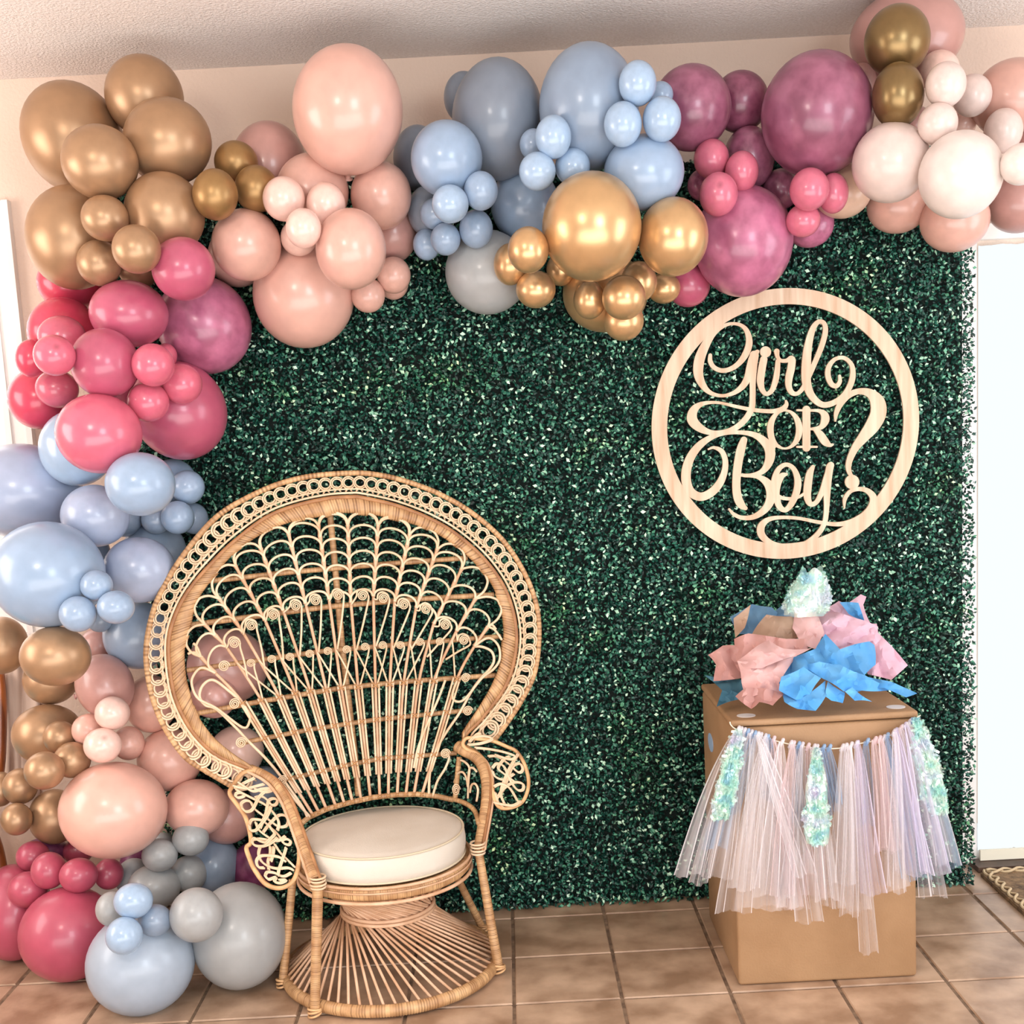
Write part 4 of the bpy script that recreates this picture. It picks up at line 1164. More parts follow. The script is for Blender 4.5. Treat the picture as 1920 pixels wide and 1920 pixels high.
for i, c_ in enumerate(LC):
    px = Lw(c_)
    for q in (-1, 1):
        pq = [(x+q*1.15, y+q*1.0) for x, y in px]
        wing_tube(-1, pq, 0.0030, 'woven_curl', rat_l, 0.003+0.004*(i % 3), per=5, under=wfL)
k4 = 400/1477


def Rw(pts): return [(620+x*k4, 1180+y*k4) for x, y in pts]


RC = [[(960, 780), (1010, 730), (1040, 720)], [(950, 800), (1040, 790), (1120, 760), (1060, 740), (980, 750)], [(1000, 820), (1100, 830), (1200, 850), (1280, 880), (1240, 900), (1140, 870)],
      [(1090, 880), (1150, 880), (1230, 930), (1300, 990), (1330, 970), (1310, 930), (1260, 950), (1230, 1020), (1200, 1100), (1150, 1170)],
      [(1120, 960), (1150, 930), (1200, 950), (1240, 1040), (1290, 1110), (1330, 1110), (1330, 1070), (1270, 1060), (1200, 1100), (1160, 1160)],
      [(1130, 1090), (1180, 1070), (1240, 1100), (1290, 1180), (1310, 1200)], [(1120, 980), (1140, 1020), (1200, 1040), (1270, 1000)], [(1300, 860), (1240, 960), (1190, 1080), (1180, 1150), (1210, 1220)],
      [(1130, 1200), (1180, 1210), (1260, 1220), (1320, 1190)], [(1140, 1130), (1160, 1200), (1200, 1235)], [(1240, 880), (1200, 900), (1160, 960), (1200, 1000), (1280, 1060)]]
for i, c_ in enumerate(RC):
    px = Rw(c_)
    for q in (-1, 1):
        wing_tube(1, [(x+q*1.2, y+q*0.9) for x, y in px], 0.0030, 'woven_curl', rat_l, 0.003+0.004*(i % 3), per=5, under=wfR)
# lattice under the right arm
def under(pts, r, name, m):
    b = MB(); P = catmull([at_y(x, y, yR0-0.02-(x-853)*0.0032) for x, y in pts], 6); b.tube(P, r, 6); cpart(b, name, m)


wb = MB(); wrapped_tube(wb, [at_y(861, 1420, yR0-0.03), at_y(853, 1500, yR0-0.03)], 0.0085, 0.005, 8, 0.08); cpart(wb, 'arm_post', rat_w)
for p_ in (Rw([(950, 1170), (955, 1050), (960, 960), (930, 920), (900, 905)]), Rw([(950, 1060), (960, 970), (985, 960), (1010, 985)]), Rw([(855, 1060), (880, 1000), (915, 990), (940, 1030), (950, 1090)]), Rw([(965, 1130), (975, 1080), (1000, 1070), (1020, 1110), (1010, 1190)])):
    under(p_, 0.0036, 'arm_lattice', rat_l)
pp = at_y(855, 1481, yR0-0.045)
link('scroll', scr, chair, None, Matrix.Translation(Vector(pp)) @ Matrix((BU, BN, BV)).transposed().to_4x4() @ Matrix.Diagonal((0.75, 1, 1.1, 1)))
ob = MB(); wrapped_tube(ob, catmull([at_y(845, 1497, yR0-0.02), at_y(872, 1506, yR0-0.07), at_y(890, 1520, yR0-0.14), at_y(898, 1545, YB+0.06)], 5), 0.008, 0.005, 8, 0.08); cpart(ob, 'seat_side_rail', rat_w)
# ================================================================ ROUND WOODEN SIGN
SY = HY-0.062
k9 = 540/1920


def sgp(x, y): return at_y(1200+x*k9, 520+y*k9, SY)


wood = mat('birch_plywood', rgb(222, 200, 176), 0.55, spec=0.35, noise_scale=3.0, col2=rgb(192, 160, 132), noise_detail=8, stretch=(14, 4, 1.2), coords='World', fac_lo=.3, fac_hi=.7)
cW = sgp(966, 988)
sign = thing('round_wooden_sign', 'round birch plywood cutout sign with curly script lettering hung on the hedge', 'sign', tuple(cW))
RO = abs(sgp(1856, 988)[0]-sgp(75, 988)[0])/2; RI = RO-103*RO/890
n = 160; TH = 0.008
vs = []; fs = []
for i in range(n):
    t = 2*PI*i/n
    for r, y in ((RO, -TH), (RI, -TH), (RI, 0), (RO, 0)):
        vs.append(cW+np.array([r*math.cos(t), y, r*math.sin(t)]))
for i in range(n):
    for k in range(4):
        fs.append((i*4+k, i*4+(k+1) % 4, ((i+1) % n)*4+(k+1) % 4, ((i+1) % n)*4+k))
b = MB(); b.add(vs, fs, False); wp(b, 'ring', wood, sign)
mperpx = RO/890


def stroke(mb, pts, per=7, dy=0.0):
    """flat cut-out stroke with varying half width"""
    Q = catmull([(x, y, w_) for x, y, w_ in pts], per); n = len(Q)
    T = np.gradient(Q[:, :2], axis=0); T /= np.linalg.norm(T, axis=1, keepdims=True)+1e-9
    Nn = np.stack([-T[:, 1], T[:, 0]], 1)
    L = Q[:, :2]+Nn*Q[:, 2:3]; R = Q[:, :2]-Nn*Q[:, 2:3]
    vs = []
    for i in range(n):
        a_ = sgp(*L[i]); c_ = sgp(*R[i])
        for p, yy in ((a_, SY-TH-dy-i*4e-6), (c_, SY-TH-dy-i*4e-6), (c_, SY), (a_, SY)):
            vs.append((p[0], yy, p[2]))
    fs = [(i*4+k, i*4+(k+1) % 4, (i+1)*4+(k+1) % 4, (i+1)*4+k) for i in range(n-1) for k in range(4)]
    fs += [(3, 2, 1, 0), tuple((n-1)*4+k for k in range(4))]
    mb.add(vs, fs, False)
    for e in (0, n-1):   # rounded ends
        if Q[e, 2] > 6: disc(mb, Q[e, 0], Q[e, 1], Q[e, 2], dy+e*4e-6+0.00001)


def disc(mb, x, y, r, dy=0.0, n=20):
    vs = []
    for i in range(n):
        t = 2*PI*i/n; p = sgp(x+r*math.cos(t), y+r*math.sin(t)); vs += [(p[0], SY-TH-dy, p[2]), (p[0], SY, p[2])]
    fs = [(2*i, 2*((i+1) % n), 2*((i+1) % n)+1, 2*i+1) for i in range(n)]+[tuple(2*i for i in range(n)), tuple(2*i+1 for i in reversed(range(n)))]
    mb.add(vs, fs, False)


b = MB()
stroke(b, [(466, 520, 12), (466, 560, 15), (490, 600, 15), (540, 622, 15), (600, 612, 16), (655, 575, 18), (700, 515, 22), (725, 440, 22), (712, 365, 17), (672, 322, 12), (610, 310, 10), (545, 330, 14), (480, 380, 22), (425, 470, 30), (392, 560, 34), (388, 650, 31), (420, 725, 22), (470, 772, 14), (545, 790, 11), (620, 772, 14), (680, 728, 20), (715, 670, 24), (735, 600, 28), (755, 530, 28), (778, 497, 14)])
stroke(b, [(758, 520, 30), (750, 600, 27), (748, 700, 20), (748, 790, 19), (742, 870, 20), (705, 940, 20), (640, 1000, 19), (560, 1030, 15), (470, 1035, 17), (390, 1000, 28), (345, 945, 34), (360, 880, 26), (420, 842, 14), (520, 836, 9), (640, 862, 11), (760, 885, 13), (870, 893, 14), (940, 882, 18), (972, 850, 14), (968, 818, 5)], dy=0.0002)
disc(b, 834, 498, 37)
stroke(b, [(822, 548, 24), (808, 620, 25), (800, 690, 24), (810, 745, 18), (838, 778, 14), (875, 755, 16), (900, 690, 19), (912, 620, 18), (916, 560, 15)], dy=0.0004)
stroke(b, [(908, 494, 18), (914, 530, 13), (935, 556, 12), (975, 556, 14), (1008, 545, 22), (1005, 600, 25), (990, 670, 24), (988, 725, 20), (1008, 768, 17), (1045, 775, 13), (1085, 735, 15), (1125, 650, 18), (1170, 550, 17), (1210, 450, 18), (1232, 360, 17), (1222, 308, 15), (1186, 298, 15), (1150, 340, 19), (1125, 420, 24), (1110, 510, 28), (1104, 620, 31), (1108, 710, 29), (1140, 790, 24), (1200, 845, 20), (1260, 846, 19), (1330, 810, 18), (1382, 750, 19), (1412, 670, 19), (1408, 590, 15), (1360, 540, 13), (1300, 545, 13), (1258, 590, 16), (1248, 650, 18), (1270, 710, 17), (1305, 725, 15), (1328, 695, 13), (1326, 658, 9)], dy=0.0006)
wp(b, 'lettering', wood, sign)['label'] = 'script word Girl'
b = MB()
for i in range(1):
    # serif O as a ring with thick sides
    n = 60; vs = []
    for k in range(n):
        t = 2*PI*k/n; ct, st = math.cos(t), math.sin(t)
        for (rx, ry, yy) in ((118, 134, SY-TH), (75, 120, SY-TH), (75, 120, SY), (118, 134, SY)):
            p = sgp(962+rx*ct, 1014+ry*st); vs.append((p[0], yy, p[2]))
    fs = [(k*4+q, k*4+(q+1) % 4, ((k+1) % n)*4+(q+1) % 4, ((k+1) % n)*4+q) for k in range(n) for q in range(4)]
    b.add(vs, fs, False)
stroke(b, [(1106, 882, 26), (1106, 1000, 26), (1106, 1136, 26)], dy=0.0002); stroke(b, [(1045, 886, 7), (1120, 888, 7), (1190, 886, 8)]); stroke(b, [(1045, 1130, 7), (1100, 1130, 8), (1175, 1130, 7)])
stroke(b, [(1130, 888, 8), (1190, 890, 12), (1225, 915, 24), (1230, 955, 27), (1200, 1000, 16), (1130, 1012, 8)]); stroke(b, [(1160, 1012, 12), (1195, 1045, 24), (1230, 1095, 26), (1262, 1118, 14), (1287, 1112, 5)], dy=0.0004)
stroke(b, [(860, 1010, 16), (868, 1070, 16), (890, 1130, 12)], dy=0.0003); stroke(b, [(880, 1105, 14), (930, 1130, 8)], dy=0.0001)
wp(b, 'lettering', wood, sign)['label'] = 'serif word OR'
b = MB()
stroke(b, [(690, 1084, 22), (672, 1140, 28), (655, 1220, 28), (643, 1310, 27), (640, 1400, 27), (650, 1470, 28), (672, 1515, 26), (700, 1538, 14)])
stroke(b, [(450, 1148, 5), (490, 1135, 10), (540, 1158, 16), (565, 1215, 18), (562, 1290, 20), (530, 1370, 25), (475, 1432, 27), (405, 1462, 28), (340, 1435, 30), (308, 1370, 32), (308, 1280, 31), (340, 1190, 28), (400, 1115, 24), (480, 1063, 17), (570, 1038, 13), (680, 1035, 14), (770, 1055, 20), (840, 1110, 30), (865, 1170, 33), (852, 1240, 27), (810, 1295, 18), (740, 1318, 12), (665, 1318, 10)], dy=0.0002)
stroke(b, [(690, 1320, 12), (780, 1328, 15), (845, 1370, 27), (872, 1435, 32), (858, 1505, 28), (815, 1560, 22), (750, 1597, 17), (680, 1602, 14), (625, 1580, 12), (592, 1545, 7)], dy=0.0004)
stroke(b, [(972, 1312, 10), (940, 1325, 20), (912, 1380, 24), (905, 1450, 22), (925, 1525, 20), (965, 1550, 16), (1005, 1510, 20), (1040, 1430, 23), (1048, 1350, 22), (1020, 1275, 16), (970, 1248, 14), (920, 1280, 17), (893, 1350, 20), (890, 1420, 18), (930, 1465, 13), (1010, 1475, 11), (1070, 1455, 9), (1105, 1425, 7)], dy=0.0006)
stroke(b, [(1150, 1262, 12), (1128, 1310, 23), (1115, 1390, 26), (1112, 1460, 24), (1130, 1508, 18), (1170, 1500, 15), (1210, 1430, 19), (1240, 1350, 24), (1268, 1252, 22)], dy=0.0002)
stroke(b, [(1262, 1262, 24), (1248, 1350, 25), (1242, 1450, 22), (1240, 1540, 17), (1228, 1630, 16), (1190, 1700, 17), (1130, 1755, 17), (1060, 1790, 18), (960, 1792, 16), (870, 1770, 18), (810, 1720, 24), (805, 1660, 24), (850, 1615, 16), (930, 1600, 12), (1050, 1605, 11), (1180, 1630, 12), (1300, 1645, 14), (1400, 1630, 18), (1490, 1585, 22), (1540, 1530, 25), (1552, 1470, 24), (1515, 1425, 18), (1460, 1410, 14), (1400, 1425, 13), (1362, 1475, 13), (1358, 1540, 4)], dy=0.0006)
wp(b, 'lettering', wood, sign)['label'] = 'script word Boy'
b = MB()
stroke(b, [(1298, 962, 5), (1305, 905, 15), (1335, 840, 20), (1390, 785, 20), (1460, 760, 20), (1530, 775, 30), (1578, 830, 48), (1585, 905, 52), (1548, 985, 48), (1490, 1060, 36), (1435, 1130, 26), (1398, 1205, 21), (1385, 1265, 18), (1400, 1315, 13), (1435, 1342, 6)])
disc(b, 1410, 1364, 48, 0.0002)
wp(b, 'lettering', wood, sign)['label'] = 'question mark'
# picture wire hooks holding the ring to the hedge
b = MB()
for t in (PI*0.5, PI*0.93):
    p = cW+np.array([(RO-0.012)*math.cos(t), 0.002, (RO-0.012)*math.sin(t)]); b.tube([p, p+np.array([0, 0.03, 0.004]), p+np.array([0, 0.06, 0.0])], 0.0015, 5)
wp(b, 'fixing_wire', mat('green_wire', rgb(40, 110, 60), 0.5), sign)
# ================================================================ GIFT BOX
card = mat('brown_cardboard', rgb(168, 133, 98), 0.6, spec=0.4, noise_scale=5, col2=rgb(154, 119, 85), bump=0.15, bump_scale=160)
fl = at_z(1385, 1848, 0); fr = at_z(1721, 1833, 0)
BY = (fl[1]+fr[1])/2; BX0, BX1 = fl[0], fr[0]; BD = 0.50; BH = at_y(1550, 1341, BY)[2]
box = thing('cardboard_box', 'tall brown cardboard box standing on the tiles at right before the hedge', 'box', ((BX0+BX1)/2, BY+BD/2, 0))


def bevbox(name, x0, x1, y0, y1, z0, z1, r, m, parent, seg=3):
    bm = bmesh.new(); bmesh.ops.create_cube(bm, size=1)
    for v in bm.verts:
        v.co = Vector(((x0+x1)/2+v.co.x*(x1-x0), (y0+y1)/2+v.co.y*(y1-y0), (z0+z1)/2+v.co.z*(z1-z0)))-parent.location
    bmesh.ops.bevel(bm, geom=bm.edges[:], offset=r, segments=seg, profile=0.5, affect='EDGES')
    me = bpy.data.meshes.new(name); bm.to_mesh(me); bm.free(); me.materials.append(m)
    for p in me.polygons: p.use_smooth = True
    return link(name, me, parent)


bevbox('body', BX0, BX1, BY, BY+BD, 0.001, BH-0.022, 0.010, card, box)
bevbox('lid', BX0-0.003, BX1+0.006, BY-0.006, BY+BD, BH-0.019, BH, 0.007, card, box)
stk = mat('white_sticker', rgb(236, 232, 230), 0.5); stk_b = mat('blue_sticker', rgb(150, 176, 206), 0.5); stk_p = mat('pink_sticker', rgb(206, 140, 120), 0.5)


def oval(name, c_, u, v, ru, rv, m):
    b = MB(); n = 28; nn_ = np.cross(u, v); vs = [np.array(c_)+np.array(u)*ru*math.cos(2*PI*i/n)+np.array(v)*rv*math.sin(2*PI*i/n)+nn_*h_ for h_ in (0, 0.0012) for i in range(n)]
    fs = [tuple(range(n, 2*n))]+[(i, (i+1) % n, n+(i+1) % n, n+i) for i in range(n)]
    b.add(vs, fs, False); wp(b, name, m, box)


p = at_z(1397, 1342, BH); oval('sticker', (p[0]+0.003, p[1], BH), (1, 0, 0), (0, 1, 0), 0.026, 0.022, stk)
p = at_z(1693, 1325, BH); oval('sticker', (p[0]-0.02, p[1], BH), (1, 0, 0), (0, 1, 0), 0.026, 0.022, stk)
oval('sticker', (BX0, BY+0.36, BH-0.155), (0, -1, 0), (0, 0, 1), 0.045, 0.028, stk_b)
oval('sticker', (BX0, BY+0.13, BH-0.165), (0, -1, 0), (0, 0, 1), 0.03, 0.02, stk_p)

# ================================================================ TISSUE PAPER
k5 = 440/1920


def tissue_m(name, c1, c2):
    m = mat(name, rgb(*c1), 0.6, spec=0.3, noise_scale=9, col2=rgb(*c2), bump=0.12, bump_scale=35)
    nt = m.node_tree; out = nt.nodes['Material Output']; bs = nt.nodes['Principled BSDF']
    tr = nt.nodes.new('ShaderNodeBsdfTranslucent'); tr.inputs[0].default_value = rgb(*c1)
    ms = nt.nodes.new('ShaderNodeMixShader'); ms.inputs[0].default_value = 0.3
    oi = nt.nodes.new('ShaderNodeObjectInfo'); hs = nt.nodes.new('ShaderNodeHueSaturation'); mr = nt.nodes.new('ShaderNodeMapRange'); mr.inputs[3].default_value = 0.80; mr.inputs[4].default_value = 1.06
    src = bs.inputs['Base Color'].links[0].from_socket; nt.links.new(oi.outputs['Random'], mr.inputs[0]); nt.links.new(mr.outputs[0], hs.inputs['Value']); nt.links.new(src, hs.inputs['Color']); nt.links.new(hs.outputs[0], bs.inputs['Base Color'])
    nt.links.new(bs.outputs[0], ms.inputs[1]); nt.links.new(tr.outputs[0], ms.inputs[2]); nt.links.new(ms.outputs[0], out.inputs[0])
    return m


TM = {'pink': tissue_m('pink_tissue', (248, 212, 210), (234, 188, 184)), 'rose': tissue_m('rose_tissue', (226, 180, 174), (208, 156, 148)), 'lilac': tissue_m('lilac_pink_tissue', (252, 216, 232), (240, 198, 216)),
      'tan': tissue_m('kraft_pink_tissue', (222, 192, 168), (198, 164, 140)), 'blue': tissue_m('blue_tissue', (124, 198, 246), (88, 174, 240)), 'slate': tissue_m('slate_blue_tissue', (132, 178, 212), (104, 150, 190)), 'teal': tissue_m('teal_tissue', (84, 132, 150), (60, 104, 124))}
HPY = BY+0.22
SHEETS = [
    ('slate', .17, [(300, 510), (480, 405), (640, 430), (720, 500), (620, 600), (470, 660), (380, 650)], 'slate blue tissue sheet at the upper left of the pile'),
    ('tan', .14, [(330, 520), (470, 408), (450, 500), (420, 600), (345, 680)], 'narrow kraft pink tissue flap over the slate blue sheet, upper left'),
    ('slate', .19, [(640, 480), (760, 380), (900, 420), (1000, 450), (900, 540), (700, 540)], 'slate blue tissue tuft right under the iridescent topper'),
    ('lilac', .16, [(1000, 500), (1100, 430), (1190, 380), (1260, 400), (1370, 325), (1415, 345), (1390, 410), (1450, 565), (1300, 600), (1050, 600)], 'lilac pink tissue sheet with a tall corner at upper right'),
    ('blue', .135, [(1195, 390), (1350, 395), (1400, 540), (1270, 485)], 'small bright blue tissue corner inside the upper right lilac sheet'),
    ('lilac', .10, [(1340, 560), (1500, 565), (1510, 640), (1755, 905), (1620, 1025), (1430, 980), (1300, 760)], 'large lilac pink tissue sheet spreading down to the right corner'),
    ('lilac', .08, [(1000, 500), (1180, 470), (1400, 540), (1511, 590), (1480, 700), (1350, 760), (1180, 800), (1060, 680)], 'lilac pink tissue fold across the upper middle right'),
    ('teal', .10, [(90, 985), (240, 1020), (420, 1020), (400, 1180), (190, 1245), (235, 1110)], 'dull teal tissue points at the lower left of the pile'),
    ('rose', .09, [(120, 820), (240, 745), (360, 745), (420, 850), (400, 1010), (165, 1035), (187, 900)], 'rose tissue sheet sticking out farthest left'),
    ('tan', .09, [(480, 650), (600, 490), (800, 505), (890, 560), (860, 680), (700, 730), (540, 710)], 'kraft pink tissue sheet at the top centre of the pile'),
    ('pink', .07, [(830, 450), (1000, 470), (1070, 640), (1010, 780), (880, 740), (810, 600)], 'pink tissue swirl right of the kraft sheet'),
    ('rose', .055, [(335, 690), (450, 645), (760, 690), (940, 690), (1020, 700), (900, 790), (650, 850), (470, 880), (350, 870)], 'rose tissue roll across the middle left'),
    ('pink', .02, [(360, 870), (480, 880), (640, 880), (850, 820), (700, 1050), (745, 1130), (600, 1112), (430, 1175), (395, 1050)], 'pale pink tissue sheet hanging at the front left'),
    ('pink', .0, [(360, 870), (480, 780), (620, 700), (740, 770), (970, 765), (850, 825), (560, 930), (420, 925)], 'pale pink folded tissue band above the front left sheet'),
    ('rose', .015, [(345, 1160), (430, 1090), (600, 1095), (748, 1140), (650, 1235), (540, 1205), (475, 1262)], 'rose tissue lip touching the box lid at front left'),
    ('blue', .02, [(650, 1080), (700, 900), (850, 830), (1000, 770), (1080, 650), (1200, 775), (1440, 710), (1480, 740), (1490, 900), (1400, 985), (1200, 960), (1000, 1000), (800, 1060)], 'largest bright blue tissue sheet with two upright corners'),
    ('blue', .0, [(880, 900), (1030, 875), (1200, 900), (1400, 985), (1520, 1050), (1600, 1110), (1360, 1110), (1230, 1120), (1060, 1015)], 'bright blue tissue fold sweeping right over the big blue sheet'),
    ('blue', .03, [(1380, 990), (1620, 1040), (1830, 1135), (1740, 1168), (1560, 1090), (1330, 1125)], 'bright blue tissue tail pointing past the right edge of the box'),
    ('blue', .0, [(730, 1110), (860, 1190), (1080, 1030), (1090, 1150), (1000, 1277), (850, 1262), (745, 1205)], 'bright blue tissue tip lowest at the front of the lid'),
    ('blue', -.01, [(720, 1000), (900, 920), (1045, 1010), (950, 1150), (860, 1200), (700, 1110)], 'bright blue cupped tissue in the lower centre'),
    ('blue', .01, [(1080, 1160), (1100, 1040), (1240, 1130), (1222, 1215), (1130, 1195)], 'small dark folded blue tissue standing low right of centre'),
    ('blue', .0, [(1240, 1120), (1300, 1085), (1462, 1202), (1320, 1195)], 'thin blue tissue point lying on the lid at right of centre')]


def inside(p, poly):
    c_ = False; j = len(poly)-1
    for i in range(len(poly)):
        if (poly[i][1] > p[1]) != (poly[j][1] > p[1]) and p[0] < (poly[j][0]-poly[i][0])*(p[1]-poly[i][1])/(poly[j][1]-poly[i][1])+poly[i][0]: c_ = not c_
        j = i
    return c_


R = random.Random(5)
for si, (col, dy, poly, lab) in enumerate(SHEETS):
    # soften the outline a little
    pl = []
    for i in range(len(poly)):
        a_, c_ = poly[i], poly[(i+1) % len(poly)]; L_ = math.dist(a_, c_); ns_ = max(1, int(L_/28))
        bow = R.uniform(-0.05, 0.05)*L_
        for q in range(ns_):
            t = q/ns_; w_ = math.sin(PI*t)*bow
            nx_, ny_ = -(c_[1]-a_[1])/L_, (c_[0]-a_[0])/L_
            pl.append((a_[0]+(c_[0]-a_[0])*t+nx_*w_, a_[1]+(c_[1]-a_[1])*t+ny_*w_))
    xs_ = [p[0] for p in pl]; ys_ = [p[1] for p in pl]; cx_, cy_ = sum(xs_)/len(xs_), sum(ys_)/len(ys_)
    pts = list(pl); tries = 0
    want = int((max(xs_)-min(xs_))*(max(ys_)-min(ys_))/1100)
    while len(pts)-len(pl) < want and tries < 4000:
        tries += 1; q = (R.uniform(min(xs_), max(xs_)), R.uniform(min(ys_), max(ys_)))
        if inside(q, pl) and all(math.dist(q, p_) > 15 for p_ in pts[:len(pl)]): pts.append(q)
    nb = len(pl)
    r_ = delaunay_2d_cdt([Vector(p) for p in pts], [(i, (i+1) % nb) for i in range(nb)], [], 1, 1e-4)
    fan = R.uniform(0, 2*PI); co_ = []
    folds = [(R.uniform(0, PI), R.uniform(130, 260), R.uniform(0, 6), R.uniform(.016, .03)) for _ in range(2)]
    for v in r_[0]:
        x, y = v.x, v.y
        rad = math.dist((x, y), (cx_, cy_))/150
        d_ = HPY-0.14+dy*1.4-(y-760)*0.00032+0.022*rad*rad*0.4
        for (a_, wl, ph, am) in folds:
            s_ = ((x*math.cos(a_)+y*math.sin(a_))/wl+ph); d_ += am*abs((s_ % 1)*2-1)-am/2
        th_ = math.atan2(y-cy_, x-cx_); d_ += 0.016*min(rad, 1.2)*(abs(((th_*3.5/PI+fan) % 1)*2-1)-.5)
        d_ += 0.004*noise.noise(Vector((x/40, y/40, si)))
        p = at_y(1300+x*k5, 1040+y*k5, d_)
        if p[2] < BH+0.004 and BX0-0.02 < p[0] < BX1+0.02:
            q = at_z(1300+x*k5, 1040+y*k5, BH+0.004+0.002*(si % 3)); p = q
        co_.append(p)
    loc = np.mean(co_, 0)
    b = MB(); b.add([c_-loc for c_ in co_], [tuple(f) for f in r_[2]], True)
    o = b.build('tissue_paper', TM[col], None, tuple(loc))
    tag(o, lab+' on the box', 'tissue paper', 'tissue paper sheets heaped on the box')
    md = o.modifiers.new('thickness', 'SOLIDIFY'); md.thickness = 0.0006
    md = o.modifiers.new('creases', 'EDGE_SPLIT'); md.split_angle = math.radians(35)

# ================================================================ IRIDESCENT SHREDS
def irid(name):
    m = bpy.data.materials.new(name); m.use_nodes = True; nt = m.node_tree; bs = nt.nodes['Principled BSDF']
    tc = nt.nodes.new('ShaderNodeTexCoord'); nz = nt.nodes.new('ShaderNodeTexNoise'); nz.inputs['Scale'].default_value = 16; nz.inputs['Detail'].default_value = 3
    nt.links.new(tc.outputs['Object'], nz.inputs['Vector'])
    cr = nt.nodes.new('ShaderNodeValToRGB'); nt.links.new(nz.outputs[0], cr.inputs[0])
    el = cr.color_ramp.elements; el[0].position = .34; el[0].color = rgb(176, 224, 242); el[1].position = .68; el[1].color = rgb(232, 226, 246)
    for p_, c_ in ((.42, rgb(196, 244, 232)), (.5, rgb(232, 252, 238)), (.58, rgb(220, 240, 248))):
        e = cr.color_ramp.elements.new(p_); e.color = c_
    nt.links.new(cr.outputs[0], bs.inputs['Base Color'])
    bs.inputs['Metallic'].default_value = 0.35; bs.inputs['Roughness'].default_value = 0.22
    bs.inputs['Thin Film Thickness'].default_value = 480; bs.inputs['Alpha'].default_value = 0.5
    return m


IR = irid('iridescent_film')


def flakes(mb, pts_fn, count, size, seed):
    R_ = random.Random(seed)
    for _ in range(count):
        c_ = np.array(pts_fn(R_)); d = np.array([R_.gauss(0, 1), R_.gauss(0, 1), R_.gauss(0, 1)]); d /= np.linalg.norm(d)
        e = np.cross(d, np.array([R_.gauss(0, 1), R_.gauss(0, 1), R_.gauss(0, 1)])); e /= np.linalg.norm(e); s_ = size*R_.uniform(.5, 1.3)
        f_ = np.cross(d, e)
        mb.add([c_-d*s_-e*s_*.4, c_+d*s_*0-e*s_*.5+f_*s_*.25, c_+d*s_-e*s_*.3, c_+d*s_+e*s_*.4, c_+e*s_*.5+f_*s_*.25, c_-d*s_+e*s_*.3], [(0, 1, 4, 5), (1, 2, 3, 4)], False)


topc = at_y(1300+925*k5, 1040+420*k5, HPY+0.05); tt_ = at_y(1300+950*k5, 1040+140*k5, HPY+0.03)
Ht = tt_[2]-topc[2]
top = thing('iridescent_film_tuft', 'crinkled iridescent mint and aqua film tuft standing at the very top of the tissue pile', 'decoration', tuple(topc))
b = MB(); vs = []; n = 36; lv_ = [(-.25, .058), (0, .063), (.25, .062), (.5, .054), (.72, .043), (.9, .034), (1.0, .03)]
for j, (h_, r) in enumerate(lv_):
    for k in range(n):
        t = 2*PI*k/n; rr = r*(1+0.10*math.sin(5*t+j)+0.07*math.sin(11*t+2*j)); vs.append(topc+np.array([rr*math.cos(t)+0.02*max(h_, 0), rr*.8*math.sin(t), h_*Ht+0.012*math.sin(3*t)*(h_ > .8)]))
b.add(vs, [(j*n+k, j*n+(k+1) % n, (j+1)*n+(k+1) % n, (j+1)*n+k) for j in range(len(lv_)-1) for k in range(n)])
wp(b, 'film_body', IR, top)


def topfn(R_):
    h_ = R_.uniform(-.15, .95); r = np.interp(h_, [q[0] for q in lv_], [q[1] for q in lv_])*R_.uniform(.95, 1.1); t = R_.uniform(0, 2*PI)
    return topc+np.array([r*math.cos(t)+0.02*max(h_, 0), r*.8*math.sin(t), h_*Ht])


b = MB(); flakes(b, topfn, 900, 0.006, 3); o = wp(b, 'film_shreds', IR, top); o['kind'] = 'stuff'

# ================================================================ TULLE GARLAND
k6 = 620/1920
gy = BY-0.022


def tulle(name, col, dens):
    m = bpy.data.materials.new(name); m.use_nodes = True; nt = m.node_tree; bs = nt.nodes['Principled BSDF']; out = nt.nodes['Material Output']
    bs.inputs['Base Color'].default_value = col; bs.inputs['Roughness'].default_value = 0.6; bs.inputs['Specular IOR Level'].default_value = 0.3
    tl = nt.nodes.new('ShaderNodeBsdfTranslucent'); tl.inputs[0].default_value = col
    m1 = nt.nodes.new('ShaderNodeMixShader'); m1.inputs[0].default_value = 0.45; nt.links.new(bs.outputs[0], m1.inputs[1]); nt.links.new(tl.outputs[0], m1.inputs[2])
    tp = nt.nodes.new('ShaderNodeBsdfTransparent')
    uv = nt.nodes.new('ShaderNodeAttribute'); uv.attribute_name = 'fold'
    nz = nt.nodes.new('ShaderNodeTexNoise'); nz.inputs['Scale'].default_value = 1.0; nz.inputs['Detail'].default_value = 2
    nt.links.new(uv.outputs['Vector'], nz.inputs['Vector'])
    # the net is denser where it is gathered in folds
    mr = nt.nodes.new('ShaderNodeMapRange'); mr.inputs[1].default_value = .38; mr.inputs[2].default_value = .66; mr.inputs[3].default_value = dens*0.6; mr.inputs[4].default_value = min(1, dens*1.6)
    nt.links.new(nz.outputs[0], mr.inputs[0])
    th = nt.nodes.new('ShaderNodeAttribute'); th.attribute_name = 'thin'; mu = nt.nodes.new('ShaderNodeMath'); mu.operation = 'MULTIPLY'; nt.links.new(mr.outputs[0], mu.inputs[0]); nt.links.new(th.outputs['Fac'], mu.inputs[1])
    m2 = nt.nodes.new('ShaderNodeMixShader'); nt.links.new(mu.outputs[0], m2.inputs[0]); nt.links.new(tp.outputs[0], m2.inputs[1]); nt.links.new(m1.outputs[0], m2.inputs[2]); nt.links.new(m2.outputs[0], out.inputs[0])
    return m


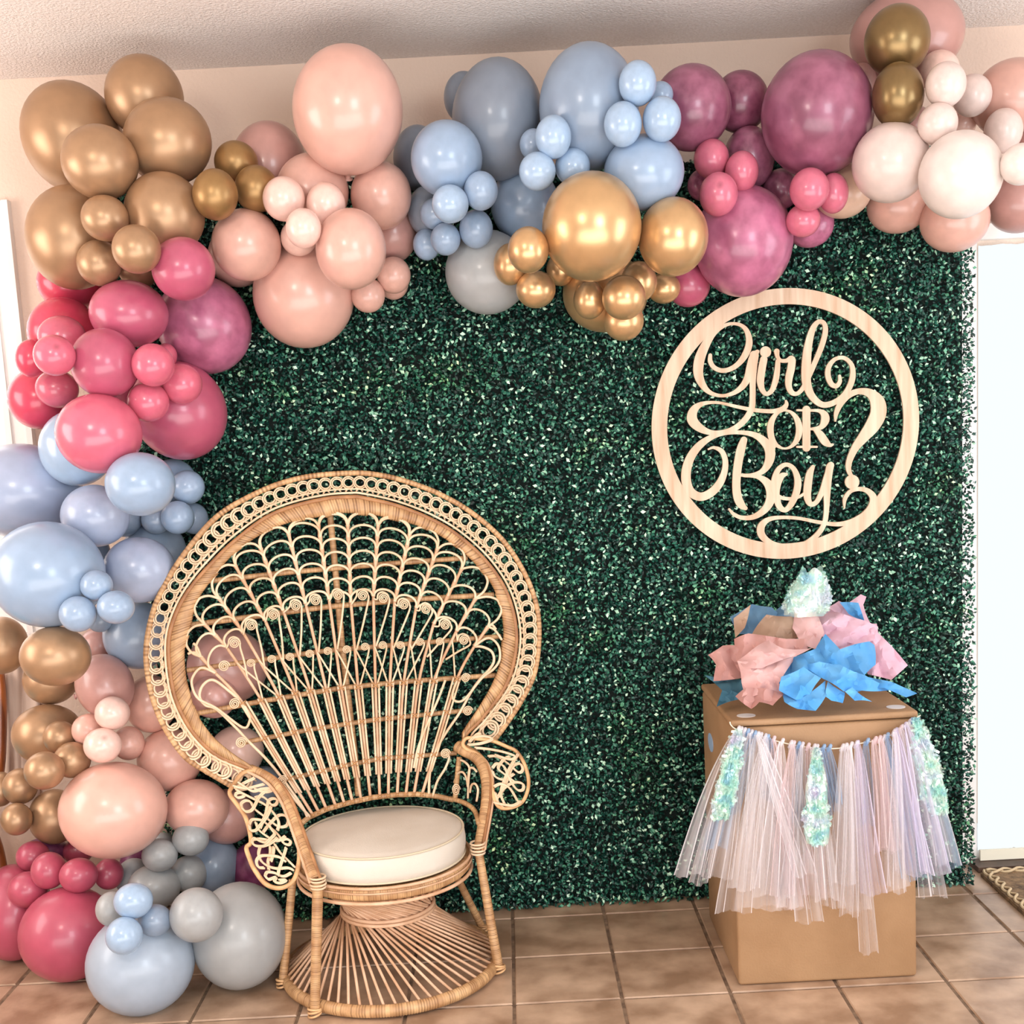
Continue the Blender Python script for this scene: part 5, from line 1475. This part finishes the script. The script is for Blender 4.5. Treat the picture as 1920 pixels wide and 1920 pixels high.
TU = {'w': tulle('white_tulle', rgb(254, 250, 253), .40), 'p': tulle('pink_tulle', rgb(253, 236, 238), .44), 'b': tulle('blue_tulle', rgb(186, 212, 238), .5), 'l': tulle('lilac_tulle', rgb(240, 234, 252), .5)}
gar = thing('tulle_garland', 'garland of white, pink and blue tulle strips strung across the cardboard box front', 'garland', (0.5*(BX0+BX1), gy, BH-0.06))
STR = [(398, 165), (405, 185), (440, 210), (560, 245), (730, 292), (900, 318), (1040, 318), (1150, 292), (1290, 262), (1400, 200), (1470, 150), (1505, 128)]


def gp_(x, y, dy=0.0): return at_y(1240+x*k6, 1300+y*k6, gy-dy)


b = MB(); b.tube(catmull([gp_(x, y, .002) for x, y in STR], 6), 0.0018, 6); wp(b, 'string', mat('cotton_string', rgb(238, 228, 206), 0.8), gar)
ST = [  # top x, bottom x, bottom y, bottom width, colour, forward offset
    (445, 150, 1060, 150, 'w', .012), (460, 225, 1110, 90, 'w', .006), (480, 330, 1075, 130, 'w', .016), (500, 300, 900, 110, 'b', .010), (520, 420, 1270, 160, 'w', .02), (540, 390, 700, 120, 'b', .013),
    (555, 560, 1255, 230, 'w', .03), (575, 700, 1240, 190, 'w', .024), (560, 830, 1060, 130, 'w', .05), (600, 480, 1140, 150, 'w', .042), (615, 640, 620, 90, 'b', .014), (650, 760, 1250, 150, 'p', .018), (700, 640, 1180, 160, 'w', .036),
    (750, 860, 1330, 150, 'w', .022), (765, 700, 1180, 110, 'p', .045), (795, 800, 760, 70, 'b', .016), (815, 760, 1250, 120, 'w', .034), (850, 900, 1180, 130, 'p', .028), (885, 960, 1200, 110, 'w', .05), (940, 1000, 700, 70, 'b', .014),
    (975, 1010, 640, 60, 'b', .016), (900, 1010, 1240, 110, 'w', .018), (1050, 1060, 1110, 140, 'w', .03), (1070, 1140, 1260, 160, 'w', .02), (1100, 1080, 1290, 90, 'w', .046), (1130, 1205, 1510, 95, 'w', .016), (1135, 1230, 1170, 120, 'l', .04),
    (1195, 1190, 760, 70, 'b', .012), (1240, 1290, 920, 90, 'p', .03), (1265, 1350, 910, 90, 'p', .036), (1290, 1380, 1130, 130, 'w', .018), (1310, 1480, 1080, 150, 'b', .022), (1350, 1380, 1160, 90, 'w', .048), (1360, 1500, 1060, 120, 'l', .034),
    (1395, 1575, 1180, 130, 'w', .026), (1415, 1610, 1050, 150, 'l', .04), (1440, 1670, 990, 120, 'w', .03), (1450, 1690, 1010, 100, 'b', .014), (1390, 1420, 1040, 110, 'p', .014)]
for si, (tx_, bx_, by_, bw_, col, fo) in enumerate(ST):
    ty_ = float(np.interp(tx_, [p[0] for p in STR], [p[1] for p in STR]))
    R_ = random.Random(si+50); nu, nv = 22, 16; ph = R_.uniform(0, 6); vs = []; fd = []
    nf = R_.uniform(2.2, 3.8)
    for j in range(nv+1):
        t = j/nv; cxp = tx_+(bx_-tx_)*(t**0.85)+8*math.sin(t*4+ph); cyp = ty_-4+(by_-ty_+4)*t
        wd = 24+(bw_*1.25-24)*(t**0.65); am = 0.003+0.009*t
        for i in range(nu+1):
            u = i/nu-0.5
            yy = cyp+(R_.uniform(-5, 5) if j == nv else 0)+(12*math.sin(u*7+ph) if j == nv else 0)
            uu = u+0.06*math.sin(u*nf*2*PI+ph)*t
            off = fo+0.008*math.sin(PI*min(t*3, 1))+am*math.sin(u*nf*2*PI+ph+t*0.6)+0.03*t*(fo*8)
            vs.append(gp_(cxp+uu*wd, yy, off)); fd.append((u*nf*1.7+si*7, t*0.5+u*0.3, si*1.3))
    fs = [(j*(nu+1)+i, j*(nu+1)+i+1, (j+1)*(nu+1)+i+1, (j+1)*(nu+1)+i) for j in range(nv) for i in range(nu)]
    thin = [1.0-0.42*(j/nv) for j in range(nv+1) for i in range(nu+1)]
    b = MB(); b.add(vs, fs)
    # folded hems catch more light
    for e_ in (0, nu, R_.randrange(4, 10), R_.randrange(12, 19)):
        o0 = len(vs); k_ = 1 if e_ == 0 else -1; hv = []
        for j in range(nv+1):
            a_ = vs[j*(nu+1)+e_]; c_ = vs[j*(nu+1)+e_+k_]; dd = (c_-a_)/(np.linalg.norm(c_-a_)+1e-9)
            hv += [a_+np.array([0, -.0012, 0]), a_+dd*0.0032+np.array([0, -.0012, 0])]; fd += [(0.3, j*.1, si)]*2; thin += [1.5]*2
        b.add(hv, [(2*j, 2*j+1, 2*j+3, 2*j+2) for j in range(nv)])
    o = wp(b, 'tulle_strip', TU[col], gar); o.data.attributes.new('thin', 'FLOAT', 'POINT').data.foreach_set('value', thin)
    at_ = o.data.attributes.new('fold', 'FLOAT_VECTOR', 'POINT'); at_.data.foreach_set('vector', np.array(fd, np.float32).ravel())
    # the knot over the string
    b = MB(); kp = gp_(tx_, ty_, 0.004); b.tube([kp+np.array([0.004*math.sin(q), -0.0065*math.cos(q), 0.0085*math.sin(q+.3)]) for q in np.linspace(0, 2*PI, 11)[:-1]], 0.0045, 6, closed=True)
    ko = wp(b, 'knot', TU[col], o); ko.data.attributes.new('thin', 'FLOAT', 'POINT').data.foreach_set('value', [2.0]*len(ko.data.vertices))
for (tx_, bx_, by_, wd_, fo, sd_) in ((450, 340, 730, 165, .045, 1), (900, 905, 880, 165, .07, 2), (1480, 1610, 700, 190, .03, 3)):
    ty_ = float(np.interp(tx_, [p[0] for p in STR], [p[1] for p in STR]))
    def fn(R_, tx_=tx_, ty_=ty_, bx_=bx_, by_=by_, wd_=wd_, fo=fo):
        t = R_.random()**0.8; w_ = wd_*(0.12+0.5*t**.7)*(1-.55*max(0, t-.75)/.25)*(0.8+.5*noise.noise(Vector((t*6, sd_, .5))))
        return gp_(tx_+(bx_-tx_)*t+R_.uniform(-w_, w_), ty_+(by_-ty_)*t, fo+R_.uniform(-.018, .018))
    for q in range(3):
        vs = []; nu, nv = 16, 18; ph = q*2.1+sd_
        for j in range(nv+1):
            t = j/nv; w_ = wd_*(0.10+0.44*t**.7)*(1-.35*max(0, t-.8)/.2)*(0.9+.5*noise.noise(Vector((t*5, sd_+q*3, .5))))
            for i in range(nu+1):
                u = i/nu-.5; vs.append(gp_(tx_+(bx_-tx_)*t+u*w_*2*(0.8+.1*q)+6*noise.noise(Vector((i*.6, j*.6, q))), ty_-4+(by_-ty_)*t+10*noise.noise(Vector((i*.5, j*.3, q+9)))+(45*noise.noise(Vector((i*.9, q, 2))) if j > nv-3 else 0), fo-.012+q*.012+.012*noise.noise(Vector((i*.7, j*.7, q+4)))))
        b = MB(); b.add(vs, [(j*(nu+1)+i, j*(nu+1)+i+1, (j+1)*(nu+1)+i+1, (j+1)*(nu+1)+i) for j in range(nv) for i in range(nu)], False); wp(b, 'film_strip', IR, gar)
    b = MB(); flakes(b, fn, 1100, 0.0075, sd_); o = wp(b, 'film_shreds', IR, gar); o['kind'] = 'stuff'; o['label'] = 'crinkled iridescent mint film bunch'

# ================================================================ THINGS AT THE LEFT EDGE
wd = mat('orange_brown_wood', rgb(176, 98, 48), 0.32, noise_scale=4, col2=rgb(112, 56, 28), stretch=(8, 8, 1), coords='World', coat=.3)
cxw = at_y(-4, 1450, 3.98)[0]
wc = thing('wooden_armchair', 'orange brown wooden chair cut by the left edge beneath the gold balloons', 'chair', (cxw-0.30, 3.9, 0))
b = MB()
pts = [at_y(4, 1262, 4.05), at_y(8, 1320, 4.04), at_y(7, 1400, 4.02), at_y(2, 1455, 4.0), at_y(-14, 1530, 3.99), at_y(4, 1600, 3.98), at_y(16, 1668, 3.97)]
b.tube(catmull(pts, 6)-np.array([0.012, 0, 0]), 0.02, 10); wp(b, 'back_post', wd, wc)
zt = pts[0][2]
b = MB(); lx = cxw-0.55
b.tube([(lx, 4.05, zt), (lx, 4.0, .5), (lx-.02, 3.98, 0.0)], .02, 10); wp(b, 'back_post', wd, wc)
fz = [(cxw-0.05, 3.73, .0), (cxw-0.05, 3.73, .42)]
b = MB(); b.tube([(cxw-0.05, 3.62, 0.0), (cxw-0.04, 3.62, 0.42)], .02, 10); wp(b, 'leg', wd, wc)
b = MB(); b.tube([(lx, 3.62, 0.0), (lx, 3.62, .42)], .02, 10); wp(b, 'leg', wd, wc)
sz = 0.45
b = MB(); b.box(lx-.02, cxw-0.015, 3.6, 3.99, sz-0.05, sz-0.01); wp(b, 'seat', wd, wc)
b = MB(); b.box(lx-.0, cxw-0.02, 3.62, 3.97, sz-0.01, sz+0.035); wp(b, 'seat_pad', mat('teal_pad', rgb(40, 150, 176), .8), wc)
b = MB(); b.box(lx, cxw-0.01, 4.03, 4.05, zt-.1, zt); wp(b, 'top_rail', wd, wc)
# pale drape hanging on the wall behind the chair
b = MB(); vs = []; n = 50
for i in range(n+1):
    for j in range(9):
        x_ = 12+(62)*i/n; y_ = 1250+(1500-1250)*j/8
        p = at_y(x_, y_, 4.085-0.008*math.sin(i*0.16+j*.25)-0.003*math.sin(i*.45)); vs.append(p)
b.add(vs, [(i*9+j, (i+1)*9+j, (i+1)*9+j+1, i*9+j+1) for i in range(n) for j in range(8)])
o = b.build('drape', mat('pale_drape', rgb(208, 184, 168), .85)); tag(o, 'pale beige fabric drape on the wall between wooden chair post and gold balloons', 'drape')
o.modifiers.new('thickness', 'SOLIDIFY').thickness = 0.003
